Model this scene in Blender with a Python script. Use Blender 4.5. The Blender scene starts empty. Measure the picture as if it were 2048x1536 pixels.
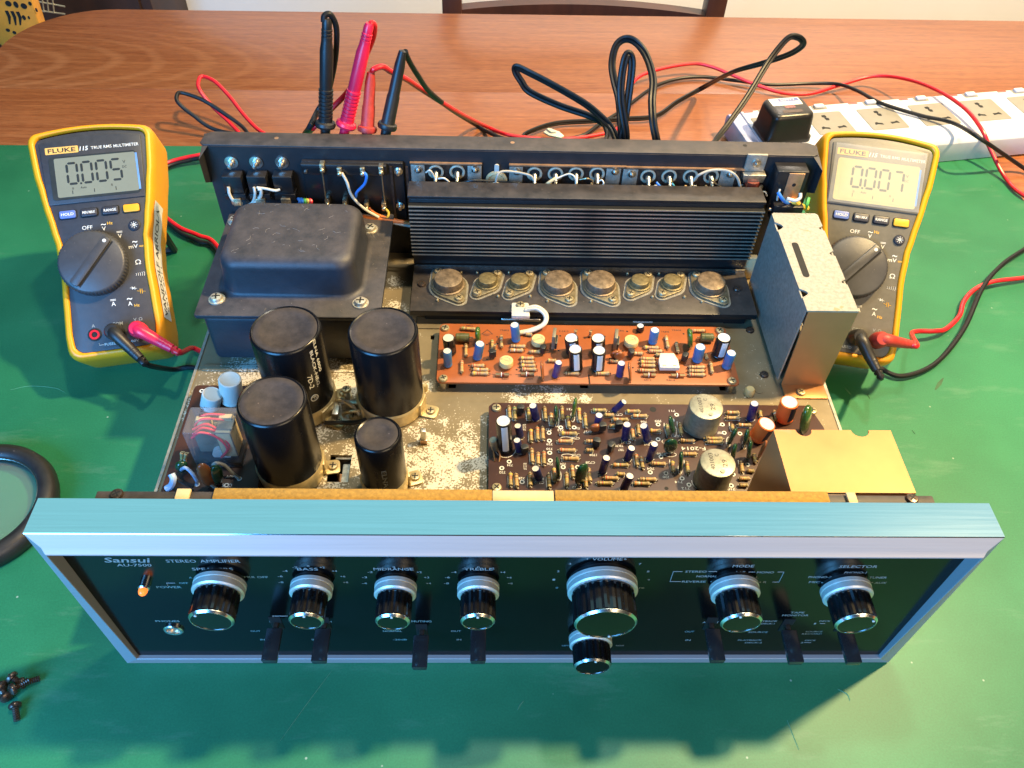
import bpy, bmesh, math, random
from mathutils import Vector, Matrix
random.seed(7)
C = bpy.context.scene.collection
K = 0.001                                   # everything below is in millimetres
PI = math.pi
# ------------------------------------------------------------------ camera
CAM = Vector((-17.1, -189.6, 459.6)); FPX = 1627.0
RX = Vector((0.99946054, -0.01334057, 0.03001096))
RU = Vector((-0.00982834, 0.75041612, 0.66089262))
RF = Vector((0.03133739, 0.66083105, -0.74988018))
cam = bpy.data.cameras.new("camera"); camo = bpy.data.objects.new("camera", cam); C.objects.link(camo)
cam.sensor_fit = 'HORIZONTAL'; cam.sensor_width = 36; cam.lens = FPX/2048*36
cam.clip_start = 0.02; cam.clip_end = 60
camo.matrix_world = Matrix(((RX.x, RU.x, -RF.x, CAM.x*K), (RX.y, RU.y, -RF.y, CAM.y*K), (RX.z, RU.z, -RF.z, CAM.z*K), (0, 0, 0, 1)))
bpy.context.scene.camera = camo
# ------------------------------------------------------------------ world, lamps, exposure
sc = bpy.context.scene
w = bpy.data.worlds.new("World"); sc.world = w; w.use_nodes = True
bg = w.node_tree.nodes["Background"]; bg.inputs[0].default_value = (0.30, 0.44, 0.46, 1); bg.inputs[1].default_value = 0.06
sc.view_settings.view_transform = 'Standard'; sc.view_settings.look = 'None'; sc.view_settings.exposure = 0.0; sc.view_settings.gamma = 1
def lamp(name, loc, aim, power, col, sx, sy=None, shape='RECTANGLE'):
    l = bpy.data.lights.new(name, 'AREA'); l.energy = power; l.color = col; l.shape = shape; l.size = sx
    if sy: l.size_y = sy
    o = bpy.data.objects.new(name, l); C.objects.link(o); o.location = loc
    o.rotation_euler = (Vector(aim)-Vector(loc)).to_track_quat('-Z', 'Y').to_euler(); return o
lamp('ceiling_lamp_centre', (0.18, 0.39, 1.53), (0.18, 0.39, 0), 10, (1, .93, .78), .09, shape='DISK')
lamp('ceiling_lamp_right', (0.965, 0.42, 1.53), (0.6, 0.35, 0), 72, (1, .71, .33), .10, shape='DISK')
lamp('window_daylight', (-0.85, -1.0, 0.70), (0, 0.1, 0.05), 54, (.10, .43, 1), .8, .9)
lamp('warm_front_fill', (0.95, -1.2, 1.15), (0.1, 0.05, 0.08), 16, (1, .78, .50), 1.0, .7)  # added soft lamp: warm room light and cream reflections from front right
lamp('cyan_reflection_fill', (0.4, 1.05, 1.75), (0.4, 1.05, 0), 13, (.22, .62, .73), 4.0, .9)  # added broad panel, gives the bezel top its cyan reflection
lamp('wall_fill', (0.6, 1.25, 0.9), (0.5, 1.64, -.2), 7, (1, .86, .72), .3, .3)  # added lamp that only brightens the wall behind the table
# ------------------------------------------------------------------ placing helpers
def _ray(px, py): return RX*((px-1024)/FPX) - RU*((py-768)/FPX) + RF
def at(px, py, z=0.0):
    d = _ray(px, py); return CAM + d*((z-CAM.z)/d.z)
def aty(px, py, y):
    d = _ray(px, py); return CAM + d*((y-CAM.y)/d.y)
def crop(x0, y0, s): return lambda u, v: (x0+u/s, y0+v/s)
CO1 = crop(820, 520, 4.876); CO2 = crop(1160, 520, 4.876); CB1 = crop(960, 760, 5.39); CB2 = crop(1300, 760, 5.39)
# ------------------------------------------------------------------ materials
def lin(r, g, b): return tuple(((c/255)/12.92 if c/255 <= .04045 else ((c/255+.055)/1.055)**2.4) for c in (r, g, b))
def new_mat(name):
    m = bpy.data.materials.new(name); m.use_nodes = True; nt = m.node_tree
    return m, nt, nt.nodes["Principled BSDF"]
def N(nt, t, **kw):
    n = nt.nodes.new(t)
    for k, v in kw.items():
        if k in n.inputs: n.inputs[k].default_value = v
        else: setattr(n, k, v)
    return n
def L(nt, a, b): nt.links.new(a, b)
def mat(name, col, rough=.5, metal=0., var=.15, scale=120., bump=0., bscale=900., dust=0., dustcol=(.30, .23, .20), emit=None, coat=0., spec=.5, stretch=None, spots=0., spotcol=(.6, .55, .45), spotscale=700.):
    m, nt, b = new_mat(name)
    b.inputs['Roughness'].default_value = rough; b.inputs['Metallic'].default_value = metal
    b.inputs['Specular IOR Level'].default_value = spec
    if coat: b.inputs['Coat Weight'].default_value = coat; b.inputs['Coat Roughness'].default_value = .08
    tc = N(nt, 'ShaderNodeTexCoord'); src = tc.outputs['Object']
    if stretch:
        mp = N(nt, 'ShaderNodeMapping'); mp.inputs['Scale'].default_value = stretch; L(nt, src, mp.inputs[0]); src = mp.outputs[0]
    nz = N(nt, 'ShaderNodeTexNoise', Scale=scale, Detail=5., Roughness=.6); L(nt, src, nz.inputs['Vector'])
    mx = N(nt, 'ShaderNodeMix', data_type='RGBA'); 
    mx.inputs[6].default_value = (*[max(0, c*(1-var)) for c in col], 1); mx.inputs[7].default_value = (*[min(1, c*(1+var)) for c in col], 1)
    mr = N(nt, 'ShaderNodeMapRange'); mr.inputs[1].default_value = .3; mr.inputs[2].default_value = .7
    L(nt, nz.outputs['Fac'], mr.inputs[0]); L(nt, mr.outputs[0], mx.inputs[0]); out = mx.outputs[2]
    if spots:
        n3 = N(nt, 'ShaderNodeTexNoise', Scale=spotscale, Detail=2.); L(nt, src, n3.inputs['Vector'])
        r3 = N(nt, 'ShaderNodeMapRange'); r3.inputs[1].default_value = .72-spots*.3; r3.inputs[2].default_value = .76-spots*.3; L(nt, n3.outputs['Fac'], r3.inputs[0])
        m3 = N(nt, 'ShaderNodeMix', data_type='RGBA'); m3.inputs[7].default_value = (*spotcol, 1)
        L(nt, r3.outputs[0], m3.inputs[0]); L(nt, out, m3.inputs[6]); out = m3.outputs[2]
    if dust:
        g = N(nt, 'ShaderNodeNewGeometry'); sp = N(nt, 'ShaderNodeSeparateXYZ'); L(nt, g.outputs['Normal'], sp.inputs[0])
        up = N(nt, 'ShaderNodeMapRange'); up.inputs[1].default_value = .2; up.inputs[2].default_value = .95; L(nt, sp.outputs[2], up.inputs[0])
        n2 = N(nt, 'ShaderNodeTexNoise', Scale=60., Detail=8., Roughness=.75); L(nt, src, n2.inputs['Vector'])
        r2 = N(nt, 'ShaderNodeMapRange'); r2.inputs[1].default_value = .25; r2.inputs[2].default_value = .75; L(nt, n2.outputs['Fac'], r2.inputs[0])
        mu = N(nt, 'ShaderNodeMath', operation='MULTIPLY'); L(nt, up.outputs[0], mu.inputs[0]); L(nt, r2.outputs[0], mu.inputs[1])
        m2 = N(nt, 'ShaderNodeMath', operation='MULTIPLY'); m2.inputs[1].default_value = dust; L(nt, mu.outputs[0], m2.inputs[0])
        # lint specks
        vo = N(nt, 'ShaderNodeTexVoronoi', Scale=170.); L(nt, src, vo.inputs['Vector'])
        rv = N(nt, 'ShaderNodeMapRange'); rv.inputs[1].default_value = .07; rv.inputs[2].default_value = .04; L(nt, vo.outputs['Distance'], rv.inputs[0])
        m5 = N(nt, 'ShaderNodeMath', operation='MULTIPLY'); L(nt, rv.outputs[0], m5.inputs[0]); L(nt, up.outputs[0], m5.inputs[1])
        m6 = N(nt, 'ShaderNodeMath', operation='MULTIPLY'); m6.inputs[1].default_value = .5; L(nt, m5.outputs[0], m6.inputs[0])
        ad = N(nt, 'ShaderNodeMath', operation='MAXIMUM'); L(nt, m2.outputs[0], ad.inputs[0]); L(nt, m6.outputs[0], ad.inputs[1])
        m4 = N(nt, 'ShaderNodeMix', data_type='RGBA'); m4.inputs[7].default_value = (*dustcol, 1)
        L(nt, ad.outputs[0], m4.inputs[0]); L(nt, out, m4.inputs[6]); out = m4.outputs[2]
        rr = N(nt, 'ShaderNodeMapRange'); rr.inputs[3].default_value = rough; rr.inputs[4].default_value = .85
        sc3 = N(nt, 'ShaderNodeMath', operation='MULTIPLY'); sc3.inputs[1].default_value = 2.; sc3.use_clamp = True
        L(nt, ad.outputs[0], sc3.inputs[0]); L(nt, sc3.outputs[0], rr.inputs[0]); L(nt, rr.outputs[0], b.inputs['Roughness'])
    else:
        rr = N(nt, 'ShaderNodeMapRange'); rr.inputs[3].default_value = rough*.88; rr.inputs[4].default_value = min(1, rough*1.14); L(nt, nz.outputs['Fac'], rr.inputs[0]); L(nt, rr.outputs[0], b.inputs['Roughness'])
    L(nt, out, b.inputs['Base Color'])
    if bump:
        nb = N(nt, 'ShaderNodeTexNoise', Scale=bscale, Detail=3.); L(nt, src, nb.inputs['Vector'])
        bp = N(nt, 'ShaderNodeBump', Strength=bump, Distance=.0004); L(nt, nb.outputs['Fac'], bp.inputs['Height']); L(nt, bp.outputs[0], b.inputs['Normal'])
    if emit:
        b.inputs['Emission Color'].default_value = (*emit[0], 1); b.inputs['Emission Strength'].default_value = emit[1]
    return m
M = {}
M['black_paint'] = mat('black_paint', (.023, .026, .034), .42, bump=.25, bscale=1500, dust=.20, spec=.42)
M['black_panel_metal'] = mat('black_panel_metal', (.020, .020, .022), .45, bump=.2, bscale=1600, dust=.24)
M['black_anodised'] = mat('black_anodised', (.012, .012, .013), .34, dust=.20, bump=.1)
M['fin_black'] = mat('fin_black', (.008, .008, .008), .55, spec=.3)
M['fin_edge'] = mat('fin_edge', (.42, .39, .31), .38, metal=.7, var=.4, scale=25)
M['black_sleeve'] = mat('black_sleeve', (.005, .005, .006), .26, dust=.0, spec=.4)
M['cap_top'] = mat('cap_top', (.014, .013, .014), .62, spec=.3, dust=.20, bump=.2)
M['dark_plastic'] = mat('dark_plastic', (.012, .012, .013), .3, dust=.06)
M['knob_black'] = mat('knob_black', (.006, .006, .007), .10, spec=.7)
M['glossy_panel'] = mat('glossy_panel', (.002, .0022, .0024), .17, spec=.22, var=.1)
M['lever_black'] = mat('lever_black', (.022, .021, .022), .17, spec=.7)
M['aluminium'] = mat('aluminium', (.80, .80, .79), .105, metal=1., var=.05, scale=900, stretch=(.02, 1, 1), bump=.022, bscale=2200, spots=.03, spotcol=(.9, .9, .9), spotscale=60)
M['aluminium_satin'] = mat('aluminium_satin', (.32, .30, .295), .45, metal=.12, var=.04, scale=900, stretch=(.02, 1, 1), bump=.05, bscale=2200)
M['collar_metal'] = mat('collar_metal', (.80, .77, .70), .42, metal=.6, var=.05, scale=900)
M['bright_metal'] = mat('bright_metal', (.72, .68, .60), .28, metal=1., var=.15)
M['tin'] = mat('tin', (.56, .53, .46), .38, metal=1., var=.3, scale=500)
M['screw'] = mat('screw', (.46, .37, .21), .36, metal=.55, var=.25, scale=600)
M['white_screw'] = mat('white_screw', (.66, .60, .48), .38, metal=.7, var=.25, scale=600)
M['zinc'] = mat('zinc', (.36, .335, .275), .42, metal=.5, var=.22, scale=420, bump=.2, bscale=1600, spots=.05, spotcol=(.34, .27, .15), spotscale=160)
M['gold_zinc'] = mat('gold_zinc', (.45, .215, .078), .42, metal=.45, var=.10, scale=28, bump=.12, bscale=2500, spots=.03, spotcol=(.42, .26, .18), spotscale=26)
M['clamp'] = mat('clamp', (.58, .46, .24), .40, metal=.6, var=.2, scale=200)
M['can_metal'] = mat('can_metal', (.33, .31, .225), .42, metal=.65, var=.2, scale=350, bump=.2)
M['t_can'] = mat('t_can', (.22, .16, .10), .48, metal=.55, var=.45, scale=300, bump=.3)
M['t_can_small'] = mat('t_can_small', (.19, .15, .07), .48, metal=.5, var=.4, scale=300, bump=.3)
M['t_base'] = mat('t_base', (.20, .165, .10), .42, metal=.6, var=.35, scale=350)
M['ring_cream'] = mat('ring_cream', (.50, .44, .32), .4, metal=.2, var=.15)
M['stain'] = mat('stain', (.014, .075, .024), .6, var=.3)
M['copper'] = mat('copper', (.55, .32, .18), .4, metal=.7, var=.25)
M['solder'] = mat('solder', (.66, .56, .38), .3, metal=.9, var=.4, scale=900)
M['foam'] = mat('foam', (.34, .19, .035), .95, bump=.6, bscale=700, var=.25, scale=500)
M['tape'] = mat('tape', (.62, .47, .24), .7, var=.1)
M['pcb_orange'] = mat('pcb_orange', (.34, .095, .026), .46, var=.12, scale=60, spots=.02, spotcol=(.22, .07, .02))
M['pcb_brown'] = mat('pcb_brown', (.055, .021, .014), .4, var=.2, scale=80, dust=.05, dustcol=(.2, .13, .09))
M['resistor_tan'] = mat('resistor_tan', (.46, .30, .13), .45, var=.15, scale=900)
M['resistor_olive'] = mat('resistor_olive', (.34, .25, .10), .45, var=.2, scale=900)
for nm, c in dict(band_brown=(.10, .035, .012), band_red=(.42, .05, .02), band_yellow=(.62, .42, .03), band_green=(.06, .18, .06), band_white=(.75, .7, .6), band_black=(.015, .012, .01), band_gold=(.5, .33, .08), band_orange=(.55, .16, .03)).items(): M[nm] = mat(nm, c, .4, var=.05)
M['wire_lead'] = mat('wire_lead', (.45, .36, .22), .35, metal=.9)
M['sleeve_blue'] = mat('sleeve_blue', (.045, .17, .38), .32, var=.1)
M['sleeve_navy'] = mat('sleeve_navy', (.014, .018, .11), .28, var=.1)
M['sleeve_purple'] = mat('sleeve_purple', (.05, .042, .17), .3, var=.1)
M['sleeve_black'] = mat('sleeve_black', (.012, .011, .011), .26, var=.1)
M['sleeve_orange'] = mat('sleeve_orange', (.95, .17, .028), .38, var=.06, spec=.3)
M['cap_end'] = mat('cap_end', (.66, .63, .57), .4, metal=.15, var=.06, scale=600)
M['white_plastic'] = mat('white_plastic', (.62, .58, .50), .4, var=.04)
M['print_white'] = mat('print_white', (.72, .70, .62), .6, var=.05)
M['print_grey'] = mat('print_grey', (.27, .29, .275), .6, var=.05)
M['print_dark'] = mat('print_dark', (.03, .02, .02), .6, var=.05)
M['print_teal'] = mat('print_teal', (.20, .29, .275), .6, var=.05)
M['cream_trimmer'] = mat('cream_trimmer', (.62, .47, .20), .45, var=.08)
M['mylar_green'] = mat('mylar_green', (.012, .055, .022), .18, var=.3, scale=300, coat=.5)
M['mylar_lit'] = mat('mylar_lit', (.05, .12, .02), .2, var=.3, scale=300, coat=.5)  # lit copy of the green mylar, light put into its colour
M['rust_film'] = mat('rust_film', (.30, .09, .025), .3, var=.2, coat=.4)
M['olive_film'] = mat('olive_film', (.10, .10, .035), .3, var=.2, coat=.3)
M['to92'] = mat('to92', (.018, .018, .016), .4, var=.2)
M['grey_tab'] = mat('grey_tab', (.24, .21, .14), .5, metal=.4, var=.25)
M['hole_black'] = mat('hole_black', (.004, .004, .004), .7, var=.05)
M['meter_yellow'] = mat('meter_yellow', (.80, .33, .008), .40, var=.05, scale=80, bump=.05)
M['meter_face_dark'] = mat('meter_face_dark', (.038, .038, .043), .45, var=.12, scale=200, bump=.15, bscale=2500)
M['meter_face_warm'] = mat('meter_face_warm', (.115, .105, .082), .45, var=.12, scale=200, bump=.15, bscale=2500)
M['dial_grey'] = mat('dial_grey', (.050, .050, .054), .38, var=.1, bump=.2, bscale=2500, dust=.04)
M['lcd_left'] = mat('lcd_left', (.21, .22, .165), .25, var=.03, coat=.4)
M['lcd_right'] = mat('lcd_right', (.50, .44, .21), .25, var=.03, coat=.4)
M['lcd_dark'] = mat('lcd_dark', (.025, .03, .03), .4)
M['lcd_faint'] = mat('lcd_faint', (.10, .095, .055), .4)
M['lcd_blue'] = mat('lcd_blue', (.14, .30, .62), .3)
M['button_blue'] = mat('button_blue', (.10, .16, .42), .4, var=.05)
M['button_dark'] = mat('button_dark', (.030, .031, .042), .4, var=.05)
M['button_yellow'] = mat('button_yellow', (.82, .38, .02), .4, var=.05)
M['print_yellow'] = mat('print_yellow', (.80, .42, .03), .5, var=.05)
M['brand_plate'] = mat('brand_plate', (.75, .42, .10), .45, var=.05)
M['rubber_black'] = mat('rubber_black', (.012, .012, .012), .42, var=.2, dust=.05)
M['rubber_red'] = mat('rubber_red', (.62, .012, .02), .36, var=.08)
M['rubber_pink'] = mat('rubber_pink', (.80, .015, .065), .34, var=.06)
M['rubber_dullred'] = mat('rubber_dullred', (.42, .035, .025), .5, var=.2, scale=300)
M['cord_black'] = mat('cord_black', (.008, .008, .009), .42, var=.1, spec=.35)
M['strip_white'] = mat('strip_white', (.56, .59, .66), .35, var=.03)
M['strip_lilac'] = mat('strip_lilac', (.40, .44, .68), .4, var=.04)
M['socket_grey'] = mat('socket_grey', (.25, .235, .20), .45, var=.06)
M['switch_red'] = mat('switch_red', (.75, .10, .08), .4, var=.05)
M['label_blue'] = mat('label_blue', (.12, .15, .36), .5)
M['frame_brown'] = mat('frame_brown', (.055, .018, .010), .35, var=.3, scale=60, stretch=(1, 1, .2))
M['cabinet_brown'] = mat('cabinet_brown', (.035, .015, .009), .5, var=.4, scale=20, stretch=(1, 1, .2))
M['wall_paint'] = mat('wall_paint', (.84, .80, .74), .8, var=.02, scale=8)
M['floor_tile'] = mat('floor_tile', (.45, .42, .38), .4, var=.1, scale=6)
M['stool_orange'] = mat('stool_orange', (.62, .27, .025), .45, var=.12, scale=30)
M['rack_wire'] = mat('rack_wire', (.5, .47, .4), .4, metal=.5)
M['sticker'] = mat('sticker', (.74, .74, .70), .55, var=.04)
M['pilot'] = mat('pilot', (.9, .16, .02), .25, emit=((1, .20, .03), 1.6))
M['chrome_white'] = mat('chrome_white', (.90, .88, .84), .20, metal=1., var=.03)
M['wire_white'] = mat('wire_white', (.62, .58, .48), .45); M['wire_grey'] = mat('wire_grey', (.40, .37, .30), .5)
M['wire_orange'] = mat('wire_orange', (.60, .16, .03), .45); M['wire_blue'] = mat('wire_blue', (.04, .20, .60), .4)
M['wire_green'] = mat('wire_green', (.10, .42, .08), .45); M['wire_yellow'] = mat('wire_yellow', (.62, .46, .06), .45)
M['wire_black'] = mat('wire_black', (.012, .012, .012), .4); M['wire_pink'] = mat('wire_pink', (.80, .05, .07), .4)
M['wire_paleblue'] = mat('wire_paleblue', (.40, .52, .72), .4); M['wire_teal'] = mat('wire_teal', (.03, .25, .28), .4)
M['tie_clear'] = mat('tie_clear', (.62, .62, .54), .3)
M['fuse_red'] = mat('fuse_red', (.16, .025, .012), .2, coat=.5)
M['steel_dark'] = mat('steel_dark', (.10, .07, .055), .3, metal=.7, var=.4, scale=500)
M['underside'] = mat('underside', (.02, .018, .016), .6)

def glass(name, col, rough, alpha):
    m, nt, b = new_mat(name); out = nt.nodes['Material Output']
    tr = N(nt, 'ShaderNodeBsdfTransparent'); tr.inputs[0].default_value = (*col, 1)
    mx = N(nt, 'ShaderNodeMixShader'); mx.inputs[0].default_value = alpha
    b.inputs['Base Color'].default_value = (*col, 1); b.inputs['Roughness'].default_value = rough
    tc = N(nt, 'ShaderNodeTexCoord'); nb = N(nt, 'ShaderNodeTexNoise', Scale=90., Detail=2.); L(nt, tc.outputs['Object'], nb.inputs['Vector'])
    bp = N(nt, 'ShaderNodeBump', Strength=.25, Distance=.002); L(nt, nb.outputs['Fac'], bp.inputs['Height']); L(nt, bp.outputs[0], b.inputs['Normal'])
    L(nt, tr.outputs[0], mx.inputs[1]); L(nt, b.outputs[0], mx.inputs[2]); L(nt, mx.outputs[0], out.inputs['Surface']); return m
M['clear_plastic'] = glass('clear_plastic', (.88, .89, .92), .08, .09)
M['clear_film'] = glass('clear_film', (.95, .93, .86), .16, .17)
M['lens_glass'] = glass('lens_glass', (.93, .98, .95), .04, .05)

# chassis plate: tan passivated steel whose white plating flakes in patches
def chassis_mat():
    m, nt, b = new_mat('chassis_plate'); tc = N(nt, 'ShaderNodeTexCoord'); o = tc.outputs['Object']
    base = N(nt, 'ShaderNodeTexNoise', Scale=55., Detail=6., Roughness=.65); L(nt, o, base.inputs['Vector'])
    cr = N(nt, 'ShaderNodeMix', data_type='RGBA'); cr.inputs[6].default_value = (.145, .112, .062, 1); cr.inputs[7].default_value = (.31, .245, .145, 1); L(nt, base.outputs['Fac'], cr.inputs[0])
    fine = N(nt, 'ShaderNodeTexNoise', Scale=820., Detail=2.5, Roughness=.55); L(nt, o, fine.inputs['Vector'])
    # where the flaking is: sum of soft discs round fixed spots
    acc = None
    spots = [(-170, 165, 34), (-195, 140, 22), (-110, 165, 26), (-95, 100, 20), (-60, 90, 22), (-110, 76, 20), (-45, 80, 22), (-24, 75, 20), (-28, 120, 17), (-20, 100, 16), (2, 148, 11), (28, 149, 11), (14, 147, 9), (-83, 235, 13), (-84, 262, 13), (-80, 205, 12), (-60, 160, 10), (48, 150, 8), (-55, 118, 10), (-150, 110, 14), (-48, 98, 48), (-130, 140, 55), (20, 148, 30)]
    for x, y, r in spots:
        d = N(nt, 'ShaderNodeVectorMath', operation='DISTANCE'); d.inputs[1].default_value = (x*K, y*K, 0.060); L(nt, o, d.inputs[0])
        mr = N(nt, 'ShaderNodeMapRange'); mr.inputs[1].default_value = r*K; mr.inputs[2].default_value = r*K*.25; L(nt, d.outputs['Value'], mr.inputs[0])
        if acc is None: acc = mr.outputs[0]
        else:
            a = N(nt, 'ShaderNodeMath', operation='MAXIMUM'); L(nt, acc, a.inputs[0]); L(nt, mr.outputs[0], a.inputs[1]); acc = a.outputs[0]
    big = N(nt, 'ShaderNodeTexNoise', Scale=110., Detail=4.); L(nt, o, big.inputs['Vector'])
    a1 = N(nt, 'ShaderNodeMath', operation='MULTIPLY_ADD'); a1.inputs[1].default_value = .32; L(nt, acc, a1.inputs[0]); 
    a2 = N(nt, 'ShaderNodeMath', operation='MULTIPLY_ADD'); a2.inputs[1].default_value = .75; a2.inputs[2].default_value = -.46; L(nt, big.outputs['Fac'], a2.inputs[0]); L(nt, a2.outputs[0], a1.inputs[2])
    a3 = N(nt, 'ShaderNodeMath', operation='ADD'); L(nt, a1.outputs[0], a3.inputs[0]); L(nt, fine.outputs['Fac'], a3.inputs[1])
    st = N(nt, 'ShaderNodeMapRange'); st.inputs[1].default_value = .64; st.inputs[2].default_value = .71; L(nt, a3.outputs[0], st.inputs[0])
    mx = N(nt, 'ShaderNodeMix', data_type='RGBA'); mx.inputs[7].default_value = (.70, .63, .50, 1); L(nt, st.outputs[0], mx.inputs[0]); L(nt, cr.outputs[2], mx.inputs[6])
    L(nt, mx.outputs[2], b.inputs['Base Color']); b.inputs['Roughness'].default_value = .5; b.inputs['Metallic'].default_value = .3
    bp = N(nt, 'ShaderNodeBump', Strength=.2, Distance=.0003); L(nt, st.outputs[0], bp.inputs['Height']); L(nt, bp.outputs[0], b.inputs['Normal']); return m
M['chassis'] = chassis_mat()

def mat_green():
    m, nt, b = new_mat('green_mat'); tc = N(nt, 'ShaderNodeTexCoord'); o = tc.outputs['Object']
    n1 = N(nt, 'ShaderNodeTexNoise', Scale=6., Detail=6., Roughness=.6); L(nt, o, n1.inputs['Vector'])
    n2 = N(nt, 'ShaderNodeTexNoise', Scale=900., Detail=2.); L(nt, o, n2.inputs['Vector'])
    c1 = N(nt, 'ShaderNodeMix', data_type='RGBA'); c1.inputs[6].default_value = (.010, .128, .055, 1); c1.inputs[7].default_value = (.022, .190, .084, 1); r1 = N(nt, 'ShaderNodeMapRange'); r1.inputs[1].default_value = .34; r1.inputs[2].default_value = .66; L(nt, n1.outputs['Fac'], r1.inputs[0]); L(nt, r1.outputs[0], c1.inputs[0])
    c2 = N(nt, 'ShaderNodeMix', data_type='RGBA', blend_type='MULTIPLY'); c2.inputs[0].default_value = .35
    r2 = N(nt, 'ShaderNodeMapRange'); r2.inputs[1].default_value = .3; r2.inputs[2].default_value = .7; r2.inputs[3].default_value = .7; r2.inputs[4].default_value = 1.25; L(nt, n2.outputs['Fac'], r2.inputs[0])
    L(nt, c1.outputs[2], c2.inputs[6]); L(nt, r2.outputs[0], c2.inputs[7])
    # chalky scuffs
    mp = N(nt, 'ShaderNodeMapping'); mp.inputs['Scale'].default_value = (1, 4, 1); mp.inputs['Rotation'].default_value = (0, 0, .5); L(nt, o, mp.inputs[0])
    n3 = N(nt, 'ShaderNodeTexNoise', Scale=11., Detail=9., Roughness=.72); L(nt, mp.outputs[0], n3.inputs['Vector'])
    r3 = N(nt, 'ShaderNodeMapRange'); r3.inputs[1].default_value = .56; r3.inputs[2].default_value = .80; r3.inputs[4].default_value = .22; L(nt, n3.outputs['Fac'], r3.inputs[0])
    c3 = N(nt, 'ShaderNodeMix', data_type='RGBA'); c3.inputs[7].default_value = (.30, .42, .32, 1); L(nt, r3.outputs[0], c3.inputs[0]); L(nt, c2.outputs[2], c3.inputs[6])
    # tiny white crumbs and dark pits
    vo = N(nt, 'ShaderNodeTexVoronoi', Scale=55.); L(nt, o, vo.inputs['Vector'])
    rv = N(nt, 'ShaderNodeMapRange'); rv.inputs[1].default_value = .045; rv.inputs[2].default_value = .025; rv.inputs[4].default_value = .55; L(nt, vo.outputs['Distance'], rv.inputs[0])
    c4 = N(nt, 'ShaderNodeMix', data_type='RGBA'); c4.inputs[7].default_value = (.40, .48, .40, 1); L(nt, rv.outputs[0], c4.inputs[0]); L(nt, c3.outputs[2], c4.inputs[6])
    n5 = N(nt, 'ShaderNodeTexNoise', Scale=16., Detail=7., Roughness=.7); L(nt, o, n5.inputs['Vector'])
    r5 = N(nt, 'ShaderNodeMapRange'); r5.inputs[1].default_value = .66; r5.inputs[2].default_value = .74; r5.inputs[4].default_value = .45; L(nt, n5.outputs['Fac'], r5.inputs[0])
    c5 = N(nt, 'ShaderNodeMix', data_type='RGBA'); c5.inputs[7].default_value = (.012, .07, .03, 1); L(nt, r5.outputs[0], c5.inputs[0]); L(nt, c4.outputs[2], c5.inputs[6])
    L(nt, c5.outputs[2], b.inputs['Base Color']); b.inputs['Roughness'].default_value = .50
    bp = N(nt, 'ShaderNodeBump', Strength=.10, Distance=.0003); L(nt, n2.outputs['Fac'], bp.inputs['Height']); L(nt, bp.outputs[0], b.inputs['Normal']); return m
M['green_mat'] = mat_green()

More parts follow.
